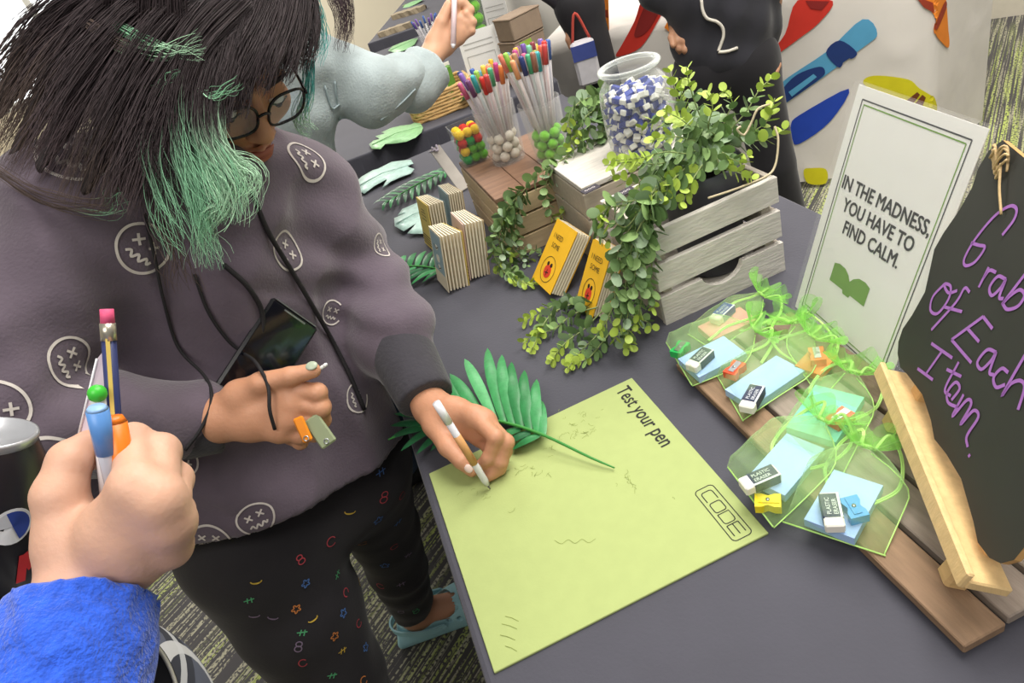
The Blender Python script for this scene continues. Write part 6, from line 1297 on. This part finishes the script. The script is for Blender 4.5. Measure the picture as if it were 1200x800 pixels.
# ================================================================== OTHER PEOPLE
def mannequin(name, label, feet, hipz, yaw, height, top_m, leg_m, skin_m, arms, hairc, h=.010, lean=(0, 0), stride=(0, 0), legr=.075, shoe='1b1a1c', torso=(.12, .10), topz=None):
    """figure facing the yaw direction; arms: list of (shoulder, elbow, wrist, hand joints or None)"""
    fx = np.array([math.cos(yaw), math.sin(yaw), 0]); lx = np.array([-math.sin(yaw), math.cos(yaw), 0]); f0 = np.array([feet[0], feet[1], 0])
    pel = f0 + [0, 0, hipz]; sh = pel + [lean[0], lean[1], .50*height/1.7]; hd_ = sh + fx*.03 + [0, 0, .21*height/1.7]
    pts = [pel, sh, hd_] + [q for a in arms for q in a[:3]]; lo = np.min(pts + [f0], 0) - .25; hi = np.max(pts, 0) + .2; lo[2] = -.01
    t = thing(name, label, 'person', f0)
    body = Field(lo, hi, h); top = Field(lo, hi, h); leg = Field(lo, hi, h)
    body.ell(hd_, (.075, .075, .11)); body.ell(hd_ + fx*.085 + [0, 0, -.02], (.016,)*3, None, .015); body.cap(hd_ - [0, 0, .06], sh - [0, 0, .02], .046, .048, .03); body.cap(sh, pel, .05, .05, .05)
    for s_ in (-1, 1):
        top.cap(sh + lx*s_*torso[0]*.95 - [0, 0, .03], pel + lx*s_*.06 + [0, 0, (topz or 0)], torso[0]*.75, torso[1], .06); hp = pel + lx*s_*.07; st = fx*stride[0]*s_ + lx*stride[1]*s_; ft = f0 + lx*s_*.09 + st
        kn = (hp + ft)/2 + fx*.03; leg.chain([hp, kn, ft + [0, 0, .10]], [legr*1.25, legr, legr*.8], .03); body.chain([hp, kn, ft + [0, 0, .08]], [.06, .05, .04], .03)
        obj('shoe', Field(ft + [-.18, -.18, -.01], ft + [.18, .18, .12], .007).cap(ft - fx*.04 + [0, 0, .04], ft + fx*.12 + [0, 0, .035], .042, .034, .0).plane((0, 0, .002), (0, 0, -1)).mesh('shoe', 1), mat('shoe_' + shoe, shoe, .6), t, world=True)
    top.cap(sh - [0, 0, .03], pel + [0, 0, (topz or 0)], torso[0]*.85, torso[1]*1.05, .05); leg.cap(pel + lx*.05, pel - lx*.05, legr*1.35, legr*1.35, .05); top.plane(pel + [0, 0, (topz or 0) - .06], (0, 0, -1)); hv = []
    for a in arms:
        top.chain([a[0], a[1], a[2]], [a[4][0], a[4][1], a[4][2]], .03); body.chain([a[0], a[1], a[2]], [.05, .042, .027], .03)
        if a[3]: hv.append(hand(a[3], .003, .012).quads(1))
    top.warp(lambda g: .004*np.sin(45*g[:, 2] + 25*g[:, 0]) + .003*np.sin(60*g[:, 0] - 40*g[:, 2] + 2*np.sin(30*g[:, 1])))
    V, F = body.quads(2); Vs, Fs = [V], [F]; n0 = len(V)
    for v, q in hv: Vs.append(v); Fs.append(q + n0); n0 += len(v)
    obj('body', vf_mesh('body', np.concatenate(Vs), np.concatenate(Fs)), skin_m, t, world=True); j = obj('jacket', top.mesh('jacket', 2), top_m, t, world=True); obj('trousers', leg.mesh('trousers', 2), leg_m, t, world=True)
    hr = Field(hd_ - .25, hd_ + .25, .008); hr.ell(hd_ + [0, 0, .03] - fx*.012, (.088, .088, .11)); hr.cap(hd_ - fx*.05, sh - fx*.08 + [0, 0, -.05], .075, .06, .03); hr.ell(hd_ + fx*.075 - [0, 0, .02], (.06, .06, .075), None, .01, cut=True); obj('hair', hr.mesh('hair', 1), mat('hair_' + hairc, hairc, .6, .2, 120, bump=.5, bscale=200), t, world=True)
    for s_ in (-1, 1): obj('eye', MB().ball(hd_ + fx*.062 + lx*s_*.028 + [0, 0, .005], .011, 10, 7), EYE, t, world=True)
    return t, top
BLK = mat('black_tracksuit', '2c2c33', .92, .08, 20, sheen=.2, bump=.1, wrinkle=(7, .012, (1, 1, .6))); BLK2 = mat('black_trousers', '1f1e22', .93, .08, 30, sheen=.15)
SK3 = mat('tan_skin', 'b98a6c', .5, .05, 25, sss=.1)
# person in black behind the table
hipc = PD(850, 78, 2.08); yw = math.atan2(CC[1] - hipc[1], CC[0] - hipc[0])
wl_ = PD(801, 18, 2.02); wr_ = PD(896, 58, 2.06)
lxp = np.array([-math.sin(yw), math.cos(yw), 0]); shc = hipc + [0, 0, .48]
def fist(w, d, sgn=1):
    d = nrm(d); s_ = nrm(np.cross(d, CC - w)); f_ = nrm(CC - w)
    return dict(wrist=[(w, .024), (w - d*.05, .025)], index=[(w + d*.075 + s_*.028, .011), (w + d*.10 + s_*.026 - f_*.01, .010), (w + d*.115 + s_*.022 - f_*.03, .009)], middle=[(w + d*.08 + s_*.009, .011), (w + d*.11 + s_*.009 - f_*.01, .010), (w + d*.125 + s_*.008 - f_*.03, .009)],
        ring=[(w + d*.078 - s_*.010, .011), (w + d*.105 - s_*.010 - f_*.01, .010), (w + d*.12 - s_*.01 - f_*.03, .009)], pinky=[(w + d*.070 - s_*.027, .010), (w + d*.092 - s_*.028 - f_*.01, .009), (w + d*.105 - s_*.026 - f_*.03, .008)], thumb=[(w + d*.03 + s_*.03*sgn, .014), (w + d*.06 + s_*.042*sgn + f_*.01, .011), (w + d*.085 + s_*.040*sgn + f_*.012, .009)])
tb, topf = mannequin('person', 'person in black zip jacket standing behind the crate, hands at pockets', (hipc[0], hipc[1]), hipc[2], yw, 1.66, BLK, BLK2, SK3,
    [(shc + lxp*.13, shc + lxp*.16 + [0, 0, -.22], wr_, fist(wr_, PD(892, 86, 2.03) - wr_, -1), (.055, .045, .036)), (shc - lxp*.13, shc - lxp*.17 + [0, 0, -.22], wl_, fist(wl_, PD(807, 60, 2.0) - wl_), (.055, .045, .036))], '1e1a1b', stride=(.0, .06), legr=.066, torso=(.10, .080), topz=.04)
BV = bvh_of([c for c in tb.children if c.name.startswith('jacket')][0].data)
P = [q for q in (hit(BV, x, y, .003)[0] for x, y in ((822, 0), (824, 12), (829, 21), (840, 25), (847, 32), (848, 42), (845, 52), (842, 60))) if q is not None]
if len(P) > 2: obj('white_piping', MB().tube(catmull(P, 5), .0045, 6), mat('white_piping', 'd9d4c8', .6), tb, world=True)
P = [q for q in (hit(BV, x, y, .003)[0] for x, y in ((842, 61), (852, 60), (864, 56))) if q is not None]
if len(P) > 2: obj('hem_piping', MB().tube(catmull(P, 5), .0045, 6), mat('white_piping', 'd9d4c8'), tb, world=True)
# person further back in dark clothes
h3 = PD(706, -60, 2.42); y3 = math.atan2(CC[1] - h3[1], CC[0] - h3[0]); l3 = np.array([-math.sin(y3), math.cos(y3), 0]); s3 = np.array([h3[0], h3[1], .92]) + [0, 0, .48]
w3 = PD(680, 42, 2.36); feet3 = PD(700, 40, 2.45)
tb3, _ = mannequin('person', 'person in dark coat passing in front of the white cloth, far left of the crayons', (feet3[0] - .04, feet3[1]), .90, y3 + 1.57, 1.68, mat('charcoal_coat', '37343a', .85, .08, 20), mat('charcoal_trousers', '2b2a2e', .85, .08, 20), SK3,
    [(np.array([feet3[0], feet3[1], 1.38]) + l3*.16, np.array([feet3[0], feet3[1], 1.13]) + l3*.22, np.array([feet3[0], feet3[1], .93]) + l3*.16, None, (.06, .05, .04)), (np.array([feet3[0], feet3[1], 1.38]) - l3*.16, np.array([feet3[0], feet3[1], 1.13]) - l3*.24, w3 + [0, 0, .07], fist(w3 + [0, 0, .06], np.array([0, 0, -1.])), (.06, .05, .04))], '221c1c', h=.010, legr=.058, torso=(.08, .07), topz=.06)
# tote bag at that person's side
bgp = PD(682, 52, 2.30); t = thing('tote_bag', 'blue and white tote bag hanging beside the dark coat', 'bag', bgp - [0, 0, .14]); Mb = np.stack([CR[0]*[1, 1, 0]/np.linalg.norm(CR[0][:2]), nrm(np.cross([0, 0, 1], CR[0]*[1, 1, 0])), [0, 0, 1]], 1)
obj('bag_body', MB().box(bgp - [0, 0, .06], (.08, .04, .15), Mb, bev=.01), mat('tote_white', 'c9c7cc', .8), t, world=True); obj('blue_panel', MB().box(bgp + [0, 0, -.02] - Mb[:, 1]*.021, (.081, .004, .05), Mb), mat('tote_blue', '3c4a8c', .8), t, world=True); obj('handle', MB().tube(catmull([bgp + Mb[:, 0]*-.03 + [0, 0, .012], bgp + [0, 0, .10], bgp + Mb[:, 0]*.03 + [0, 0, .012]], 6), .005, 6), mat('tote_red', 'b8483c', .8), t, world=True)
# person in pale denim reaching across the table
DEN = mat('pale_denim', 'a4b1b3', .85, .14, 22, bump=.3, bscale=240, sheen=.2, wrinkle=(9, .012, (1, 1, .6))); DENB = mat('blue_jeans', '4b5a72', .85, .1, 20)
SK4 = mat('light_skin', 'd3a384', .5, .05, 25, sss=.1)
sd_ = PD(368, 75, 1.44); el_ = PD(436, 108, 1.43); wr4 = PD(500, 72, 1.52); f4 = (-.17, .95); y4 = math.radians(10)
def JJ(x, y, d, r): return (PD(x, y, d), r)
hj = dict(wrist=[(PD(505, 66, 1.525), .026), (PD(488, 88, 1.51), .027)], index=[JJ(530, 22, 1.53, .0125), JJ(536, 4, 1.52, .011), JJ(530, -6, 1.51, .0095)], middle=[JJ(540, 24, 1.535, .0125), JJ(550, 12, 1.53, .011), JJ(543, 2, 1.52, .0095)], ring=[JJ(541, 36, 1.54, .012), JJ(553, 26, 1.535, .0105), JJ(546, 16, 1.525, .009)], pinky=[JJ(538, 46, 1.545, .011), JJ(552, 36, 1.54, .0095), JJ(546, 26, 1.53, .0085)], thumb=[JJ(508, 48, 1.52, .0165), JJ(517, 26, 1.51, .0135), JJ(526, 6, 1.505, .011)])
t4, top4 = mannequin('person', 'person in pale denim jacket reaching over the table with a pen', f4, .80, y4, 1.30, DEN, DENB, SK4,
    [(sd_, el_, PD(497, 84, 1.515), hj, (.068, .066, .044)), (np.array([.0, 1.08, 1.15]), np.array([-.08, 1.18, .97]), np.array([-.03, 1.22, .86]), None, (.075, .065, .045))], '2a2024', torso=(.125, .125), h=.008, lean=(.19, .0))
cuffm = Field(PD(497, 84, 1.515) - .12, PD(497, 84, 1.515) + .12, .005); ca, cb = PD(484, 102, 1.50), PD(503, 76, 1.525); cuffm.cap(ca, cb, .056, .058, 0); cuffm.plane(cb - (cb - ca)*.1, cb - ca); obj('cuff', cuffm.mesh('cuff', 1), DEN, t4, world=True)
jm_ = bvh_of([c for c in t4.children if c.name.startswith('jacket')][0].data)
for pix in ([(392, 95), (394, 115), (396, 140)], [(380, 100), (388, 126), (398, 122)], [(446, 140), (470, 120), (486, 104)]):
    P = [q for q in (hit(jm_, x, y, .002)[0] for x, y in pix) if q is not None]
    if len(P) > 1: obj('seam', MB().tube(catmull(P, 6) if len(P) > 2 else P, .0022, 5), mat('denim_seam', '93a3a6', .85), t4, world=True)
strands('hair_strands', [([(318, -75, 1.36), (372, -45, 1.32), (402, 8, 1.31), (400, 62, 1.33)], .034, .012, 200, np.array(lin('3d2f33')), np.array(lin('4a3a40')), .6, .004)], 8, [c for c in t4.children if c.name.startswith('hair')][0])
rod('gel_pen', 'pale pink clear pen held up by the denim clad arm', 'pen', [('barrel', .05, 1, .0062, .0062, mat('pink_clear_barrel', 'e6cfd2', .25), 10), ('tip', 0, .06, .003, .0062, mat('white_cap', 'e9e9ee'), 10)], PD(531, 56, 1.50), PD(533, -25, 1.49))

# ================================================================== THINGS ON THE TABLE BEHIND
Z2 = TT
# acrylic card stand
def stand_sign(label, bl, br, h_, lean_, m, parts=True):
    A = PZ(*bl, Z2 + .002); B = PZ(*br, Z2 + .002); l_ = nrm(B - A); n_ = np.cross([0, 0, 1], l_); n_ = n_ if n_ @ (A - CC) > 0 else -n_; u_ = nrm(n_*math.sin(lean_) + np.array([0, 0, math.cos(lean_)])); w_ = np.linalg.norm(B - A); o_ = np.cross(l_, u_); o_ = o_ if o_ @ (CC - A) > 0 else -o_
    t = thing('card_stand', label, 'sign', (A + B)/2); obj('card', MB().prism([(0, 0), (w_, 0), (w_, h_), (0, h_)], .002, A, l_, u_), m, t, world=True); obj('front_pane', MB().prism([(-.004, 0), (w_ + .004, 0), (w_ + .004, h_ + .004), (-.004, h_ + .004)], .002, A + o_*.006, l_, u_), ACR, t, world=True); obj('foot', MB().prism([(0, 0), (w_, 0), (w_, .06), (0, .06)], .002, A, l_, n_), ACR, t, world=True)
    mb = MB(); 
    for k in range(2): mb.strokes([[(w_*.1, h_*(.82 - .08*k)), (w_*.9, h_*(.82 - .08*k))]], .003, A + o_*.0035, l_, u_, 0)
    mb.strokes([[(w_*.12, h_*.62), (w_*.88, h_*.62), (w_*.88, h_*.25), (w_*.12, h_*.25), (w_*.12, h_*.62)]], .0025, A + o_*.0035, l_, u_, 0); obj('faint_print', mb, mat('faint_grey_print', 'b3b2ae', .7), t, world=True)
    return t
stand_sign('clear stand with a white card behind the pens', (556, 112), (597, 100), .20, .12, mat('white_paper', 'efefec'))
p = PZ(590, 75, Z2); stand_sign('second bright white card stand further back', (578, 60), (604, 54), .20, .15, mat('white_paper', 'efefec'))
# kraft box stack
kb = PZ(622, 92, Z2); KR = mat('kraft_brown', '8c7a68', .8, .1, 30)
for k in range(3):
    t = thing('kraft_box', ('lowest', 'middle', 'topmost')[k] + ' kraft box of the stack behind the pens', 'box', (kb[0] + .004*k, kb[1] - .003*k, Z2 + .072*k), .35); obj('body', MB().box((0, 0, .034), (.13, .09, .066), bev=.003), KR, t); obj('lid', MB().box((0, 0, .068), (.134, .094, .006), bev=.002), KR, t); obj('dark_band', MB().box((.067, 0, .034), (.002, .05, .06)), mat('dark_band', '2a2626', .7), t)
    if k == 1: obj('green_label', MB().box((-.02, -.0465, .036), (.05, .002, .05)), mat('green_label', '8fb23f', .7), t)
# wicker basket
WIC = mat('wicker', 'c9a56c', .75, .15, 60); bk = PZ(520, 128, Z2); t = thing('wicker_basket', 'woven wicker basket on the table behind the denim sleeve', 'basket', (bk[0], bk[1], Z2), -.1)
bw, bd, bh = .11, .085, .085
for r_ in range(8):
    z = .006 + r_*.0105; f_ = 1 + .03*r_/8; P = []
    for k in range(49):
        a = 2*math.pi*k/48; c, s_ = math.cos(a), math.sin(a); P.append((bw*f_*math.copysign(abs(c)**.5, c) + .0, bd*f_*math.copysign(abs(s_)**.5, s_), z + .0022*math.sin(12*a + (r_ % 2)*math.pi)))
    obj('woven_row', MB().tube(P, .0062, 6), WIC, t)
obj('basket_base', MB().box((0, 0, .004), (bw*1.9, bd*1.9, .006)), WIC, t)
rr = random.Random(4)
for k, (x, y, c, l_) in enumerate(((-.05, .02, 'a7c24a', 'lime'), (0, .02, 'd9b25a', 'amber'), (.05, .015, '5f8f3a', 'leaf green'), (.02, -.03, 'c7c9a0', 'pale'))):
    q = thing('snack_pouch', '%s packet standing in the wicker basket' % l_, 'packet', np.array([bk[0], bk[1], Z2 + .008]) + rotz(-.1) @ np.array([x, y, 0]), -.1 + .2*k); obj('pouch', MB().box((0, 0, .06), (.045, .018, .12), bev=.006), mat('pouch_' + l_.replace(' ', '_'), c, .4), q); obj('seal', MB().box((0, 0, .124), (.046, .004, .012)), mat('pouch_seal', 'e3e2d8', .4), q)
# purple flower and pens group
fl = PZ(552, 128, Z2); t = thing('pink_flower', 'small pink artificial flower beside the pen glass', 'flower', (fl[0], fl[1], Z2)); obj('stem', MB().tube([(0, 0, 0), (0, 0, .05)], .002, 6), STEM, t)
for k in range(6): obj('petal', MB().ball((.010*math.cos(k*1.047), .010*math.sin(k*1.047), .055), (.008, .008, .004), 8, 6), mat('pink_petal', 'd5568c', .6), t)
ld = PZ(540, 125, Z2); t = thing('broad_leaf', 'dark broad artificial leaf beside the pink flower', 'leaf', (ld[0], ld[1], Z2)); leaflet(t, np.array([ld[0], ld[1], Z2 + .01]), np.array([ld[0] + .05, ld[1] - .06, Z2 + .03]), .03, .02, PALM[3]); obj('stalk', MB().tube([(0, 0, .002), (0, 0, .012)], .002, 6), STEM, t)
# tub of green balls at the top edge
gt = PZ(560, 45, Z2); t = cup('square_tub', 'clear tub of green balls far behind the white card', (gt[0], gt[1], Z2), .055, .06, .22, True); me = PM.copy(); me.materials.append(POMG)
for L_ in range(7):
    for i in range(2):
        for j_ in range(2): o = tag(obj('ball', me, None), 'bright green ball in the far clear tub', 'ball', 'green balls in the far tub'); o.location = (gt[0] + (i-.5)*.05, gt[1] + (j_-.5)*.05, Z2 + .032 + .052*L_ if L_ < 4 else Z2 + .03); o.scale = (2.4,)*3
        if L_ >= 4: break
    if L_ >= 3: break
op = thing('orange_marker', 'thick orange marker standing by the far tub of green balls', 'pen', (gt[0] + .085, gt[1] - .03, Z2)); obj('barrel', MB().tube([(0, 0, 0), (0, 0, .17)], .014, 10), mat('orange_barrel', 'f07c1e'), op); obj('cap', MB().tube([(0, 0, .165), (0, 0, .22)], .016, 10), mat('orange_cap', 'e0632a', .4), op)
# cup of purple pens
pp = PZ(510, 60, Z2); t = cup('pen_cup', 'clear cup of purple pens behind the raised hand', (pp[0], pp[1], Z2), .045, .05, .12)
for k in range(9): a = k*.7; pen(np.array([pp[0], pp[1], Z2 + .01]) + [.025*math.cos(a), .025*math.sin(a), 0], (.25*math.cos(a), .25*math.sin(a), 1.), 'purple' if k % 2 else 'blue', ('purple' if k % 2 else 'blue') + ' capped pen in the far clear cup', 'pens in the far cup')
# green leaf mats and driftwood on the farther tables
def drift(label, a, b, w, m, z):
    A, B = PZ(*a, z), PZ(*b, z); d = B - A; L_ = np.linalg.norm(d); s_ = nrm(np.cross(d, [0, 0, 1])); t = thing('driftwood_board', label, 'board', (A + B)/2 - [0, 0, .0]); rr = random.Random(int(L_*1000)); V = []
    n = 12
    for i in range(n + 1):
        u = i/n; q = w*(.75 + .25*math.sin(math.pi*u)) ; 
        for sx, zz in ((-1, 0), (-1, .03), (1, .03), (1, 0)): V.append(A + d*u + s_*sx*(q + rr.uniform(-.008, .008)) + [0, 0, zz + rr.uniform(-.002, .002)*(zz > 0)])
    F = [(4*i + k, 4*i + (k+1) % 4, 4*i + 4 + (k+1) % 4, 4*i + 4 + k) for i in range(n) for k in range(4)] + [(0, 1, 2, 3), (4*n + 3, 4*n + 2, 4*n + 1, 4*n)]; obj('plank', MB().add(V, F), m, t, world=True); obj('bark_edge', MB().tube([A - s_*w*.8 + [0, 0, .012], A + d*.5 - s_*w*1.0 + [0, 0, .014], B - s_*w*.8 + [0, 0, .012]], .012, 6), mat('bark', '5a4a3c', .9, .2), t, world=True)
DW = mat('driftwood', 'a5977f', .85, .12, 20)
drift('driftwood board on the far table, nearer of the two', (445, 44), (483, 31), .035, DW, Z2); drift('driftwood board on the far table, farther of the two', (463, 22), (497, 12), .05, DW, Z2)
monstera('green leaf in a clear wrap on the table near the basket', [(455,60),(460,54),(470,50),(482,46),(490,45),(486,52),(476,58),(464,62)], Z2 + .007, MONSG, [(457, 60), (488, 46)])
t = thing('green_leaf_mat', 'pale green leaf mat at the end of the far table', 'mat', PZ(482, 4, Z2)); leaflet(t, PZ(474, 6, Z2 + .01), PZ(496, 0, Z2 + .012), .06, .01, MONSG); obj('stalk', MB().tube([PZ(472, 7, Z2 + .006), PZ(476, 5, Z2 + .012)], .004, 6), STEM, t, world=True)
# plain white covered table further back
ca, cb = PZ(596, 74, 0), PZ(700, 66, 0); ev = nrm(cb - ca); bv = np.cross([0, 0, 1], ev); bv = bv if bv @ (ca - CC) > 0 else -bv; ca = ca + bv*.22; Lq = np.linalg.norm(cb - ca) + .25
t = thing('draped_table', 'plain white covered table behind the pens, left of the crayon cloth', 'table', (ca + cb)/2)
V = []; n = 40
for i in range(n + 1):
    s_ = -.12 + (Lq)*i/n
    for z in np.linspace(.03, .74, 8): V.append(ca + ev*s_ - bv*.012*math.sin(22*s_ + 2*z)*(1 - z) + [0, 0, z])
F = [(i*8 + j, (i+1)*8 + j, (i+1)*8 + j + 1, i*8 + j + 1) for i in range(n) for j in range(7)]; o0 = len(V); V += [V[i*8 + 7] + bv*.7 for i in range(n + 1)]; F += [(i*8 + 7, (i+1)*8 + 7, o0 + i + 1, o0 + i) for i in range(n)]
mb = MB().add(V, F); mb.smooth = True; obj('tablecloth', mb, mat('plain_white_cloth', 'd8d4cc', .85, .03, 8), t, world=True)
for s_ in (0, Lq - .3):
    for b_ in (.08, .6): p = ca + ev*s_ + bv*b_; obj('leg', MB().tube([(p[0], p[1], 0), (p[0], p[1], .73)], .015, 8), mat('leg_metal', '55565a'), t, world=True)
